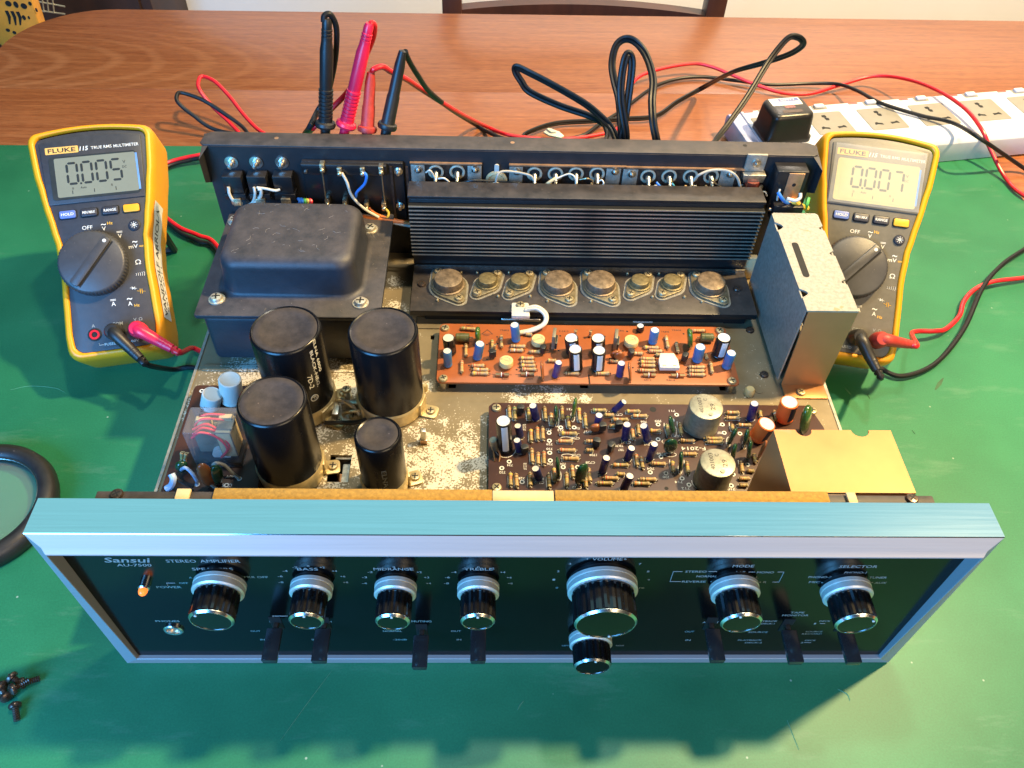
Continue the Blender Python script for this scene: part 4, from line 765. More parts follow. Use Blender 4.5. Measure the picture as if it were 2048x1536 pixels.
# ---------------- tone board (dark brown)
bb = flat_board('tone_board', [(-15.5, 45), (193, 45), (193, 122), (188, 139.8), (-12.5, 139.8), (-15.5, 137)], 'pcb_brown'); bb['label'] = 'dark brown circuit board behind the right of the front panel'
for u, v, c in ((178, 290, CB1), (180, 1150, CB1), (1752, 322, CB2)): p = at(*c(u, v), ZB+1.5); screw(bb, (p.x, p.y, ZB)); standoffs(bb, [(p.x, p.y)])
S5 = 5.39
for t, b2, r, m in (((570, 275), (605, 420), 44, 'sleeve_navy'), ((408, 492), (435, 610), 40, 'sleeve_navy'), ((400, 648), (428, 765), 40, 'sleeve_navy'), ((1285, 378), (1270, 472), 42, 'sleeve_purple'), ((1552, 232), (1440, 335), 36, 'sleeve_navy'), ((1585, 478), (1565, 635), 44, 'sleeve_navy'), ((1765, 492), (1808, 650), 44, 'sleeve_navy'), ((1635, 732), (1588, 855), 42, 'sleeve_navy'), ((1882, 688), (1828, 850), 42, 'sleeve_navy'), ((1365, 838), (1318, 998), 44, 'sleeve_navy'), ((600, 952), (640, 1068), 44, 'sleeve_navy'), ((1618, 1032), (1548, 1178), 46, 'sleeve_navy')): electro(bb, CB1, t, b2, r, m, s=S5)
electro(bb, CB1, (252, 440), (275, 745), 84, 'sleeve_black', 'w', s=S5); electro(bb, CB1, (140, 640), (172, 745), 46, 'can_metal', None, 'can_metal', s=S5)
electro(bb, CB2, (1128, 252), (1082, 420), 44, 'sleeve_navy', s=S5)
electro(bb, CB2, (1505, 235), (1440, 420), 92, 'sleeve_orange', 'b', s=S5); electro(bb, CB2, (1262, 470), (1150, 625), 92, 'sleeve_orange', 'b', s=S5)
# shielded coil cans
for t, b2, r in (((572, 282), (540, 490), 180), ((708, 888), (658, 1090), 188)):
    pb = at(*CB2(*b2), ZB); pt = aty(*CB2(*t), pb.y); rm = r/S5*(CAM-pt).length/FPX; h = pt.z-ZB; k = empty('coil_can', (pb.x, pb.y, ZB)); k.parent = bb
    mb = MB(); mb.lathe([(rm+.3, .1), (rm+.3, 1), (rm, 1.4), (rm, h-1), (rm-.3, h-.3), (rm-1, h), (0, h)], seg=48, m=0); mb.lathe([(1.3, h), (1.3, h+.5), (0, h+.5)], (rm*.15, -rm*.62, 0), seg=14, m=0)
    text_into(mb, '401003', lambda x, y: (-rm*.33-y, rm*.08+x, h+.06), rm*1.15, 2.4, 1); text_into(mb, '29', lambda x, y: (rm*.36-y, -rm*.05+x, h+.06), rm*.5, 2.8, 1); text_into(mb, 'C', lambda x, y: (rm*.02-y, rm*.5+x, h+.06), 1.8, 2.2, 1)
    o = mb.mesh('coil_can', ['can_metal', 'print_dark'], ang=40); bpy.data.objects.remove(k); link('coil_can', o, bb, T(pb.x, pb.y, ZB))
for t, b2, wd, th, rot, m in (((815, 290), (825, 470), 2.6, 7, 1.5, 'mylar_green'), ((1030, 205), (1000, 410), 3.2, 8.5, 1.35, 'mylar_lit'), ((830, 845), (850, 1065), 3.2, 8.5, 1.6, 'mylar_green'), ((1112, 910), (1075, 1130), 9, 3.6, .55, 'mylar_green')): film(bb, CB1, t, b2, 9 if rot < 1 else 8, 3.6 if rot < 1 else 2.6, rot, m, s=S5)
for t, b2, wd, th, rot, m in (((212, 400), (262, 580), 7, 2.4, 1.3, 'mylar_green'), ((222, 640), (222, 790), 8.5, 3.2, .05, 'mylar_green'), ((335, 790), (330, 980), 7.5, 2.6, 1.35, 'mylar_green'), ((925, 530), (845, 695), 7, 3, 1.0, 'mylar_green'), ((1050, 545), (1018, 710), 7.5, 3, 1.15, 'mylar_green'), ((915, 700), (888, 860), 7, 2.8, 1.1, 'mylar_green'), ((1085, 670), (1055, 860), 7.5, 2.6, 1.2, 'mylar_green'), ((1700, 292), (1655, 570), 11.5, 5, .9, 'mylar_lit'), ((1255, 660), (1165, 850), 6, 2.2, 1.2, 'rust_film')): film(bb, CB2, t, b2, wd, th, rot, m, s=S5)
for u, v, r in ((435, 345, 0), (480, 775, .4), (1315, 535, .2), (1250, 700, -.3), (1412, 745, .8), (1490, 515, .1)): to92(bb, CB1, u, v, r)
film(bb, CB1, (1245, 480), (1240, 560), 7, 3, .1, 'rust_film', 'disc_capacitor', s=S5)
V1 = ((312, 285, 320, 415), (372, 295, 378, 425), (520, 305, 528, 425), (695, 295, 706, 425), (765, 362, 774, 482), (882, 290, 890, 420), (1065, 305, 1075, 440), (948, 395, 958, 512), (1130, 365, 1140, 502), (547, 535, 552, 660), (617, 512, 622, 645), (674, 510, 680, 640), (557, 745, 566, 890), (625, 785, 628, 910), (688, 775, 690, 910), (328, 1005, 330, 1140), (388, 1015, 398, 1150), (540, 1005, 542, 1140), (740, 1015, 748, 1160), (932, 1005, 938, 1150), (990, 925, 1005, 1050), (1172, 955, 1188, 1095), (1140, 1055, 1145, 1160), (798, 955, 806, 1085), (1640, 535, 1655, 635), (1702, 485, 1710, 585), (1682, 805, 1695, 925), (1738, 835, 1755, 950))
H1 = ((870, 573, 1045, 578), (838, 658, 1000, 662), (855, 754, 1030, 758), (890, 845, 1065, 848), (1212, 325, 1360, 327), (1342, 375, 1440, 379), (1428, 425, 1595, 428), (1578, 337, 1720, 337), (1645, 386, 1800, 388), (1142, 658, 1285, 662), (1142, 754, 1220, 758), (1832, 545, 1948, 549), (1432, 915, 1600, 917), (1472, 1010, 1560, 1016), (1342, 1054, 1490, 1060), (1262, 1110, 1430, 1113), (1722, 1068, 1898, 1072), (1655, 1114, 1830, 1118), (1845, 898, 2000, 905), (1395, 492, 1450, 496))
for a in V1+H1: resistor(bb, CB1, *a, body=random.choice('too'), thick=2.75)
V2 = ((180, 485, 200, 595), (320, 470, 338, 585), (240, 880, 252, 990), (395, 885, 412, 1005), (882, 480, 890, 535), (980, 885, 998, 990), (1340, 335, 1368, 435), (1185, 335, 1195, 400), (1120, 800, 1140, 890), (1080, 620, 1092, 690), (1300, 405, 1325, 460))
H2 = ((822, 350, 960, 352), (822, 408, 965, 410), (948, 484, 1085, 488), (598, 628, 780, 632), (612, 666, 780, 670), (328, 650, 478, 654), (352, 796, 500, 798), (962, 1060, 1070, 1062), (962, 1134, 1050, 1136), (1050, 975, 1120, 985))
for a in V2+H2: resistor(bb, CB2, *a, body=random.choice('too'), thick=2.75)
for u, v in ((870, 512), (1015, 512), (745, 570), (748, 655), (752, 785), (758, 868), (315, 880), (235, 950), (455, 1100), (490, 715), (897, 940), (1052, 940), (1920, 480), (1920, 640), (1950, 830), (1835, 995), (2005, 1005)): p = at(*CB1(u, v), ZB); link('eyelet', EYE, bb, T(p.x, p.y, ZB))
for u, v in ((287, 375), (240, 435), (345, 1062), (420, 1130), (172, 1005), (780, 480), (800, 570), (970, 578), (1050, 912), (895, 1018), (875, 1138)): p = at(*CB2(u, v), ZB); link('eyelet', EYE, bb, T(p.x, p.y, ZB))
silk(bb, CB1, [('731', 970, 315, 60, 1.7, 0), ('725', 740, 535, 60, 1.7, 0), ('723', 870, 540, 60, 1.7, 0), ('729', 748, 692, 60, 1.7, 0), ('730', 748, 742, 60, 1.7, 0), ('726', 755, 905, 60, 1.7, 0), ('734', 322, 918, 55, 1.7, 0), ('732', 240, 995, 60, 1.7, 0), ('728', 448, 1060, 60, 1.7, 0), ('C740', 640, 1105, 90, 1.9, 0), ('C722', 1045, 1160, 90, 1.9, 0), ('C736', 1040, 810, 80, 1.7, 0), ('C738', 1030, 628, 80, 1.7, 0), ('C723', 1490, 372, 85, 1.8, 0), ('706', 1765, 450, 60, 1.7, 0), ('C721', 1575, 672, 90, 1.9, 0), ('TR70', 1500, 710, 80, 1.7, 0), ('C727', 1160, 560, 80, 1.7, 0), ('C728', 1190, 890, 90, 1.7, 0), ('1708', 1220, 808, 70, 1.7, 0), ('TR7', 1520, 752, 55, 1.7, 0), ('715', 1800, 692, 60, 1.7, 0), ('710', 1940, 795, 60, 1.7, 0), ('718', 1915, 445, 55, 1.7, 0), ('704', 1840, 955, 70, 1.7, 0), ('724', 895, 905, 55, 1.7, 0), ('720', 2005, 1045, 60, 1.7, 0), ('721', 1060, 520, 30, 1.7, 0), ('+', 1295, 1038, 20, 1.5, 0), ('+', 680, 1068, 20, 1.5, 0), ('E C B', 478, 510, 28, 5, 0), ('E C B', 485, 930, 28, 5, 0)], 'print_white')
silk(bb, CB2, [('F-2014', 468, 738, 230, 2.6, 0), ('711', 238, 332, 60, 1.7, 0), ('719', 90, 440, 60, 1.7, 0), ('C712', 270, 605, 80, 1.6, 0), ('714', 310, 1100, 75, 1.7, 0), ('712', 385, 1168, 80, 1.7, 0), ('710', 875, 1175, 75, 1.8, 0), ('707', 755, 568, 50, 1.9, 0), ('713', 735, 480, 50, 1.9, 0), ('C703', 1450, 455, 90, 1.6, 0), ('716', 130, 800, 55, 1.7, 0)], 'print_white')
ls = MB()
for a in V1: sline(ls, CB1, [(a[0]-26, a[1]+30), (a[2]-26, a[3]+12), (a[2]+18, a[3]+14)])
for a in H1: sline(ls, CB1, [(a[0]-8, a[1]+6), (a[0]-8, a[1]+30), (a[2]-4, a[3]+30), (a[2]+2, a[3]+8)])
for a in V2[:6]: sline(ls, CB2, [(a[0]-28, a[1]-20), (a[0]-26, a[1]+20), (a[2]-18, a[3]+22), (a[2]+14, a[3]+22)])
for a in H2[:7]: sline(ls, CB2, [(a[0]-20, a[1]+2), (a[0]-12, a[1]+30), (a[2]+2, a[3]+28), (a[2]+2, a[3]+10)])
def sarc(c, u, v, ru, rv, a0, a1): sline(ls, c, [(u+ru*math.cos(a0+(a1-a0)*k/16), v+rv*math.sin(a0+(a1-a0)*k/16)) for k in range(17)])
for u, v in ((605, 412), (430, 612), (428, 768), (1440, 335), (1565, 632), (1808, 648), (1588, 852), (1828, 848), (1318, 992), (640, 1062), (1548, 1172)): sarc(CB1, u, v+6, 46, 26, 0, PI)
sarc(CB1, 275, 745, 110, 90, .1, PI*.95); sarc(CB1, 925, 630, 60, 18, 0, 2*PI); sarc(CB1, 940, 815, 60, 18, 0, 2*PI); sarc(CB2, 540, 490, 190, 110, .1, 3.); sarc(CB2, 655, 1085, 205, 120, 0, 3.14); sarc(CB2, 222, 805, 62, 22, 0, 2*PI); sarc(CB2, 160, 660, 30, 22, 1.5, 4.7); sarc(CB2, 1082, 425, 48, 24, .1, 3.)
for c, u, v in ((CB1, 852, 1030), (CB1, 1050, 1080), (CB1, 1000, 395), (CB1, 828, 450), (CB2, 265, 555), (CB2, 325, 960), (CB2, 845, 670), (CB2, 880, 840), (CB2, 1020, 690)): sarc(c, u, v, 22, 55, 0, 2*PI)
tag(ls.build('printed_line', 'print_white', bb, smooth=False), kind='stuff')
for u, v in ((1865, 318), (2010, 1168)): p = at(*CB1(u, v), ZB); MB().lathe([(2.1 if v < 400 else 1.2, .05), (0, .06)], (p.x, p.y, ZB), seg=16, closed=False).build('solder_hole', 'hole_black', bb)
pts = [at(*CB1(145, 770), 73), at(*CB1(150, 830), 70), at(*CB1(155, 875), 68)]; MB().tube(smooth_path(pts), .5, 6).build('wire', 'wire_lead', bb)
pts = [at(*CB1(195, 755), 73), at(*CB1(215, 810), 70), at(*CB1(205, 880), 68)]; MB().tube(smooth_path(pts), .5, 6).build('wire', 'copper', bb)
# ---------------- protection board with relay
CR = crop(300, 700, 4.8)
br = flat_board('relay_board', rrect(-201, -147, 62, 152, 3), 'pcb_brown'); br['label'] = 'small brown board carrying a clear-cased relay'
standoffs(br, [(-197, 148), (-152, 70)])
S4 = 4.8
electro(br, CR, (765, 278), (790, 480), 102, 'white_plastic', None, 'white_plastic', s=S4); electro(br, CR, (598, 420), (575, 540), 88, 'white_plastic', None, 'white_plastic', s=S4)
rl = (-184.6, -157.4, 88, 107.2, ZB+.4, 101)
MB().box(*rl).build('relay_case', 'clear_plastic', br, bevel=1.2, bseg=3)
MB().box(rl[0]+1, rl[1]-1, 89.2, 106, ZB+.5, ZB+4).build('relay_base', 'dark_plastic', br)
MB().box(-183, -170, 96, 105, 73, 90, 0).box(-169, -160, 92, 105, 74, 96, 1).box(-181, -172, 99, 103, 90, 98, 1).box(-168, -159, 94, 104, 96.2, 97.4, 0).box(-168, -160, 100, 104, 91, 99, 1).build('relay_coil', ['grey_tab', 'tape'], br, bevel=.6)
MB().lathe([(5.2, 0), (5.2, 9)], (-170, 93, 74), (0, 1, 0), 20).build('relay_coil', 'white_plastic', br)
for pts in (((-182, 98, 88), (-181, 99, 95), (-176, 100, 98.6), (-168, 100, 98.6), (-163, 101, 97)), ((-182, 101, 88), (-180, 102, 96), (-175, 103, 99), (-167, 103, 99), (-161, 103.5, 97)), ((-182, 91.5, 92), (-176, 92, 96.5), (-168, 91.5, 93), (-164, 90.5, 84), (-169, 90, 76)), ((-182, 94, 92), (-175, 94.5, 97.5), (-167, 93.5, 94), (-163, 91.8, 85), (-168, 91, 76)), ((-182, 96, 94), (-174, 96.5, 98.4), (-168, 95, 96), (-165, 93, 90))): MB().tube(smooth_path(pts), .7, 8).build('relay_wire', 'wire_pink', br)
mb = MB(); text_into(mb, '24V 5A', lambda x, y: (-177+y, 103-x, 101.1), 8, 2.0); mb.build('lettering', 'print_dark', br, smooth=False)
for t, b2, wd, m in (((300, 1075), (310, 1170), 7, 'mylar_green'), ((625, 1110), (660, 1290), 7, 'mylar_green'), ((490, 1095), (590, 1310), 8, 'rust_film')): film(br, CR, t, b2, wd, 4, .3, m, s=S4)
standing_resistor(br, CR, (305, 975), (305, 1085)); standing_resistor(br, CR, (347, 985), (330, 1085)); 
for pts, m in (([(300, 1150, 74), (340, 1130, 79), (400, 1180, 77), (440, 1240, 72), (455, 1290, 68)], 'wire_paleblue'), ([(605, 1100, 76), (640, 1085, 79), (720, 1110, 77), (790, 1180, 72), (855, 1235, 68)], 'wire_grey'), ([(205, 1190, 78), (225, 1240, 76), (205, 1300, 72), (160, 1330, 70)], 'wire_paleblue'), ([(260, 1240, 75), (330, 1280, 73), (420, 1315, 71)], 'wire_black'), ([(500, 1215, 77), (560, 1270, 73), (640, 1330, 68)], 'wire_grey')):
    MB().tube(smooth_path([at(*CR(u, v), z) for u, v, z in pts]), 1.9 if m == 'wire_paleblue' and pts[0][0] == 205 else 1., 8).build('wire', m, br)
for u, v in ((455, 1292), (858, 1236), (735, 1298), (497, 393)): p = at(*CR(u, v), ZB); link('eyelet', EYE, br, T(p.x, p.y, ZB))
silk(br, CR, [('C905', 740, 1298, 90, 2.0, 0), ('A09', 765, 1215, 70, 2.0, 1)], 'print_white')
# ================================================================== SHIELDS
def shield():
    k = empty('shield_box', (190, 211, 60)); k.parent = amp; k['label'] = 'tall zinc shield box at the right of the chassis'
    x0, x1, y0, y1, z1 = 174.6, 206, 163.2, 259.2, 128.4
    def notched(side):
        pass
    nl = [(246, 252, 4.5), (197.5, 203, 4.5)]; nl2 = [(169, 174, 4)]
    P = [(x0, y0)]
    nr = [(240.5, 245.5), (214.5, 219.5), (187, 192)]
    P = [(x0, y0), (x1, y0)]
    for a, b in ((187, 192), (214.5, 219.5), (240.5, 245.5)):
        P += [(x1, a)]+[(x1-3.2*math.sin(PI*t/6), a+(b-a)*t/6) for t in range(1, 6)]+[(x1, b)]
    P += [(x1, y1-1.5), (x1-1.5, y1), (x0+1.5, y1), (x0, y1-1.5)]
    for a, b in ((249, 240), (183, 175)):
        P += [(x0, a)]+[(x0+4.6*math.sin(PI*t/6), a+(b-a)*t/6) for t in range(1, 6)]+[(x0, b)]
    # top as two strips with the slot between
    mb = MB(); mb.prism(P, z1-1.2, z1); sub(mb, 'top_plate', 'zinc', k)
    a = at(1590, 489, z1); b = at(1612, 550, z1); d = (b-a).normalized(); n = Vector((-d.y, d.x, 0))
    mb = MB(); Q = []
    for c0, s0 in ((b, 1), (a, -1)):
        for t in range(7): q = -PI/2+PI*t/6; Q.append(c0+(d*math.cos(q)*s0+n*math.sin(q)*s0)*2.2)
    sub(mb.prism([(q.x, q.y) for q in Q], z1-.4, z1+.05), 'slot', 'hole_black', k)
    sub(MB().box(x0, x0+1, y0+2, y1-1, 64, z1-1.25), 'side_wall', 'zinc', k); sub(MB().box(x1-1, x1, y0+2, y1-1, 64, z1-1.25), 'side_wall', 'zinc', k)
    mb = MB(); mb.prism([(x0+3.2, 60.6), (x1, 60.6), (x1, z1-1.25), (x0+1.2, z1-1.25)], y0, y0+1, 'y'); sub(mb, 'front_wall', 'gold_zinc', k)
    sub(MB().box(x0+1, x1, y1-1, y1, 64, z1-1.25), 'rear_wall', 'zinc', k)
    mb = MB(); mb.prism([(x0+3.2, y0-11.5), (x1, y0-11.5), (x1, y0), (x0+3.2, y0)], 60.1, 61.3); sub(mb, 'mounting_flange', 'gold_zinc', k, bevel=.2)
    p = at(1602, 784, 62); link('screw', SCREW, k, Matrix.Translation(-k.location) @ T(p.x, p.y, 61.3, .5))
shield()
gbk = empty('selector_shield', (160, 49, 68)); gbk.parent = amp; gbk['label'] = 'gold passivated bent plate beside the brown board'
P = [(131.2, 29.8), (192.6, 29.8), (192.6, 68.5), (181, 68.5)]+[(176.3+4.7*math.cos(t*PI/8), 68.5-4.4*math.sin(t*PI/8)) for t in range(1, 8)]+[(171.6, 68.5), (151, 68.5)]+[(146.8+4.2*math.cos(t*PI/8), 68.5-4.2*math.sin(t*PI/8)) for t in range(1, 8)]+[(142.6, 68.5), (131.2, 68.5)]
sub(MB().prism(P, 132, 133.2), 'top_plate', 'gold_zinc', gbk); sub(MB().box(131.2, 132.4, 30, 68.3, 68.2, 131.95), 'side_wall', 'gold_zinc', gbk); sub(MB().box(191.4, 192.6, 30, 68.3, 62, 131.95), 'side_wall', 'gold_zinc', gbk)
# ================================================================== REAR PANEL
rp = MB(); rp.box(-210, 210.5, 294.6, 296, 14, 149).build('rear_panel', 'black_panel_metal', amp)
rp = [o for o in amp.children if o.name.startswith('rear_panel')][0]
mb = MB(); mb.prism([(-209.6, 295), (-212, 298), (-210.5, 309), (-205, 311.5), (206, 311.5), (211.5, 308), (210, 297), (207, 295)][::-1], 148.4, 150); mb.build('top_flange', 'black_panel_metal', rp, bevel=.5)
mb = MB(); 
for s, x in ((-1, -210), (1, 210.5)):
    mb.add([(x, 295, 14), (x+s*2, 310, 14), (x+s*2, 310, 149), (x, 295, 149), (x-s*1.2, 296.5, 14), (x+s*.8, 310, 14), (x+s*.8, 310, 149), (x-s*1.2, 296.5, 149)], [(0, 1, 2, 3), (4, 7, 6, 5), (0, 4, 5, 1), (3, 2, 6, 7), (0, 3, 7, 4), (1, 5, 6, 2)])
    mb.add([(x, 295, 120), (x, 283, 128), (x, 283, 146), (x-s*4, 295, 149.2), (x, 295, 149.2)], [(0, 1, 2, 4), (2, 3, 4)])
mb.build('side_return', 'black_panel_metal', rp)
for px, py in ((553, 276), (1025, 285), (1490, 291)): p = at(px, py, 150); MB().lathe([(1.5, 150.03), (0, 150.05)], (p.x, p.y, 0), seg=12, closed=False).build('screw_hole', 'copper' if px != 1490 else 'hole_black', rp)
YI = 294.5
NUT = MB().lathe([(3.0, 0), (3.0, .6), (2.2, .6), (2.2, 2.2), (1.2, 2.4), (1.2, 4.5), (0, 4.8)], axis=(0, -1, 0), seg=12).mesh('nut', 'bright_metal')
WASH = MB().lathe([(4.6, 0), (4.6, .7), (2.6, .9), (2.6, 3), (1.5, 3.2), (1.5, 6.5), (0, 7)], axis=(0, -1, 0), seg=20).mesh('bolt', 'bright_metal')
def on_rear(px, py, y=YI): return aty(px, py, y)
def wire(pts, m, r=.75, par=None): return MB().tube(smooth_path(pts, 6), r, 8).build('wire', m, par or amp)
W = lambda px, py, d=6.: aty(px, py, YI-d)
# three terminal blocks with bolts
for px in (463, 512.5, 564):
    p = on_rear(px, 324); k = empty('terminal_block', (p.x, YI, p.z)); k.parent = amp
    link('bolt', WASH, k, T(0, 0, 0))
    MB().box(-6.5, 6.5, -9, 0, -20, -6).box(-7.2, 7.2, -10, 0, -24, -19.5).build('block_body', 'dark_plastic', k, bevel=.5)
    MB().box(-3, 3.5, -12, -10, -27, -22).box(-2.5, 3, -10.6, -9.8, -29, -25).build('solder_lug', 'solder', k, bevel=.6)
    link('bolt', NUT, k, T(1, 0, -42))
wire([W(457, 374, 10), W(459, 388, 11), W(468, 402, 11), W(484, 408, 9)], 'wire_white', 1.1); wire([W(508, 374, 10), W(510, 388, 11), W(506, 404, 9), W(497, 410, 7)], 'wire_white', 1.0)
wire([W(516, 378, 11), W(522, 380, 11), W(521, 393, 11), W(508, 406, 9)], 'wire_white', 1.2); wire([W(514, 375, 10), W(530, 377, 11), W(550, 381, 11), W(560, 379, 10)], 'wire_white', .9)
wire([W(464, 378, 8), W(474, 386, 7), W(490, 396, 6), W(500, 406, 6)], 'wire_black', 1.3)
# speaker terminal tray
a = on_rear(600, 302); b = on_rear(824, 436)
tt = empty('speaker_terminal_tray', (a.x, YI, b.z)); tt.parent = amp
sub(MB().box(a.x, b.x-3, YI-3.4, YI, b.z, a.z-6), 'tray_panel', 'dark_plastic', tt, bevel=.8); sub(MB().box(a.x, b.x-14, YI-7, YI-3.4, a.z-14, a.z-6), 'tray_panel', 'dark_plastic', tt, bevel=.8)
q = on_rear(784, 340); sub(MB().box(q.x-.8, q.x+.8, YI-5, YI-3.3, b.z+2, a.z-8).box(q.x+10, q.x+11.4, YI-5, YI-3.3, b.z+2, a.z-8), 'tray_rib', 'steel_dark', tt)
for px, py in ((613, 337), (797, 342), (801, 411)): p = aty(px, py, YI-3.4); link('nut', NUT, tt, Matrix.Translation(-tt.location) @ T(p.x, YI-3.4, p.z))
for px, py in ((644, 336), (679, 343), (725, 343), (762, 341), (655, 405), (690, 407), (733, 413), (768, 413)):
    p = aty(px, py, YI-8); sub(MB().box(p.x-1.6, p.x+1.6, YI-9, YI-3, p.z-3.2, p.z+3).lathe([(1.6, 0), (1.9, 1.2), (1, 2.4)], (p.x, YI-8.5, p.z-1), (0, -1, 0), 10), 'solder_lug', 'solder', tt, bevel=.5)
wire([W(644, 342, 9), W(648, 370, 9), W(652, 400, 9)], 'wire_lead', .5); wire([W(763, 346, 9), W(766, 375, 9), W(770, 405, 9)], 'wire_lead', .5)
wire([W(684, 346, 9), W(694, 365, 10), W(704, 392, 11), W(728, 417, 13), W(758, 435, 16)], 'wire_white', 1.); wire([W(728, 345, 9), W(733, 352, 10), W(729, 368, 10), W(714, 384, 9), W(712, 395, 8)], 'wire_blue', 1.)
wire([W(738, 416, 9), W(752, 428, 12), W(780, 438, 14), W(830, 447, 15)], 'wire_orange', 1.); wire([W(700, 430, 9), W(730, 434, 14), W(780, 442, 17), W(835, 449, 18)], 'wire_orange', 1.3)
wire([W(768, 416, 9), W(777, 425, 11), W(774, 436, 14), W(764, 440, 15)], 'wire_yellow', .9); wire([W(764, 440, 15), W(790, 447, 18), W(835, 455, 20)], 'wire_grey', .9)
for i, m in enumerate(('wire_blue', 'wire_blue', 'wire_green', 'wire_yellow', 'wire_pink')): wire([W(597+i*5.5, 398+i*.5, 10), W(600+i*5.5, 402, 12), W(598+i*5.5, 412, 12)], m, 1.3)
# RCA jack plates
def jack(px, py):
    p = aty(px, py-2, YI-1.2); k = empty('rca_jack', (p.x, YI-1.2, p.z)); k.parent = amp
    MB().lathe([(5.4, 0), (5.4, .9), (4.6, 1.2), (3.9, .8), (3.6, 0)], axis=(0, -1, 0), seg=28, closed=False).build('jack_ring', 'ring_cream', k)
    MB().lathe([(3.7, .1), (0, .12)], axis=(0, -1, 0), seg=20, closed=False).build('jack_hole', 'hole_black', k)
    MB().lathe([(1.9, 0), (1.9, 5), (1.3, 6), (1.2, 9), (0, 9.3)], (0, 0, -.5), axis=(0, -1, -.28), seg=14).build('jack_pin', 'tin', k)
    mb = MB()
    for i in range(5): mb.lathe([(.9+random.random()*.9, 0), (1.6, .8), (.5, 2)], (random.uniform(-2.5, 2.5), -7-random.random()*3, -5-random.random()*5), (random.uniform(-1, 1), -1, random.uniform(-.5, .5)), 8)
    mb.build('solder_joint', 'solder', k)
    if random.random() < .6: MB().lathe([(.6, -3), (1.1, -2.6), (1.0, -1.5), (1., 1.5), (1.1, 2.6), (.6, 3)], (-4.6, -7, -6), (.4, 0, 1), 10).build('resistor', 'resistor_tan', k)
    wire([(p.x-1, YI-8, p.z-6), (p.x+random.uniform(-4, 4), YI-10, p.z-9), (p.x+random.uniform(-6, 6), YI-8, p.z-14)], random.choice(['wire_lead', 'wire_white', 'wire_black', 'wire_lead']), .5, k).matrix_parent_inverse = k.matrix_basis.inverted()
for x0, x1, tabs, js in ((820, 964, ((821, 849), (935, 963)), (872, 914.5)), (1018, 1244, ((1019, 1046), (1214, 1243)), (1069, 1111, 1152, 1194)), (1248, 1475, ((1247, 1277), (1443, 1474)), (1296, 1338, 1381, 1422))):
    ya = 324 if x0 < 1000 else (328 if x0 < 1200 else 333)
    a = on_rear(x0, ya); b = on_rear(x1, 385); k = empty('jack_plate', ((a.x+b.x)/2, YI, a.z)); k.parent = amp
    sub(MB().box(a.x, b.x, YI-1.1, YI, 108, a.z), 'plate', 'steel_dark', k); sub(MB().box(a.x, b.x, YI-2.4, YI, a.z-.1, a.z+.9), 'plate_edge', 'copper', k)
    for t0, t1 in tabs:
        c = aty(t0, ya+8, YI-2); d = aty(t1, ya+8, YI-2); sub(MB().box(c.x, d.x, YI-2, YI-1.15, 112, a.z-1), 'mounting_tab', 'zinc', k, bevel=.3)
        e = aty((t0+t1)/2+1, ya+14, YI-2); link('bolt', MB().lathe([(2.6, 0), (2.6, 1.2), (1.2, 1.5), (1.2, 3.5), (0, 3.8)], axis=(0, -1, 0), seg=12).mesh('bolt', 'bright_metal'), k, Matrix.Translation(-k.location) @ T(e.x, YI-2, e.z))
    for j in js: jack(j, ya+21)
# DIN socket
p = aty(993, 360, YI-1); k = empty('din_socket', (p.x, YI-1, p.z)); k.parent = amp
MB().lathe([(7.6, 0), (7.6, 1.6), (6, 2), (5, 1.2), (0, 1.)], axis=(0, -1, 0), seg=28).build('socket_ring', 'tape', k); MB().prism(rrect(-1.6, 1.6, 6, 13, 1.4), -1, 0, 'y').build('socket_key', 'white_plastic', k)
for pts, m, r in (([(852, 345), (860, 341), (868, 352), (872, 362)], 'wire_white', .6), ([(876, 357), (890, 357), (905, 370), (922, 376)], 'wire_white', .6), ([(852, 368), (880, 370), (910, 372)], 'wire_lead', .5), ([(921, 366), (945, 361), (980, 362), (1040, 366)], 'wire_black', .7), ([(991, 374), (994, 353), (1004, 343), (1030, 344), (1060, 351), (1068, 361)], 'wire_grey', .8),
                  ([(977, 372), (990, 367), (1008, 371)], 'wire_white', 1.), ([(1083, 379), (1100, 364), (1118, 355), (1138, 348), (1150, 355), (1152, 372)], 'wire_white', .6), ([(1160, 359), (1175, 357), (1186, 363), (1187, 376)], 'wire_lead', .5), ([(1195, 374), (1207, 368), (1204, 360), (1198, 362)], 'wire_white', .5), ([(1085, 376), (1098, 365), (1112, 356)], 'tape', 1.1), ([(1240, 376), (1260, 376), (1285, 372)], 'wire_black', .8),
                  ([(1386, 362), (1398, 350), (1420, 341), (1445, 340), (1465, 346), (1476, 358), (1481, 378)], 'wire_grey', .9), ([(1313, 364), (1320, 372), (1328, 380)], 'wire_blue', .7), ([(1344, 366), (1350, 374), (1357, 382)], 'wire_teal', .6), ([(1302, 376), (1312, 371), (1325, 376)], 'wire_white', .5), ([(1418, 350), (1425, 362), (1447, 378)], 'wire_lead', .5), ([(1366, 378), (1376, 374), (1392, 372), (1396, 382)], 'wire_white', .4)):
    wire([W(x, y, 9+1.5*math.sin(i*1.7)) for i, (x, y) in enumerate(pts)], m, r)
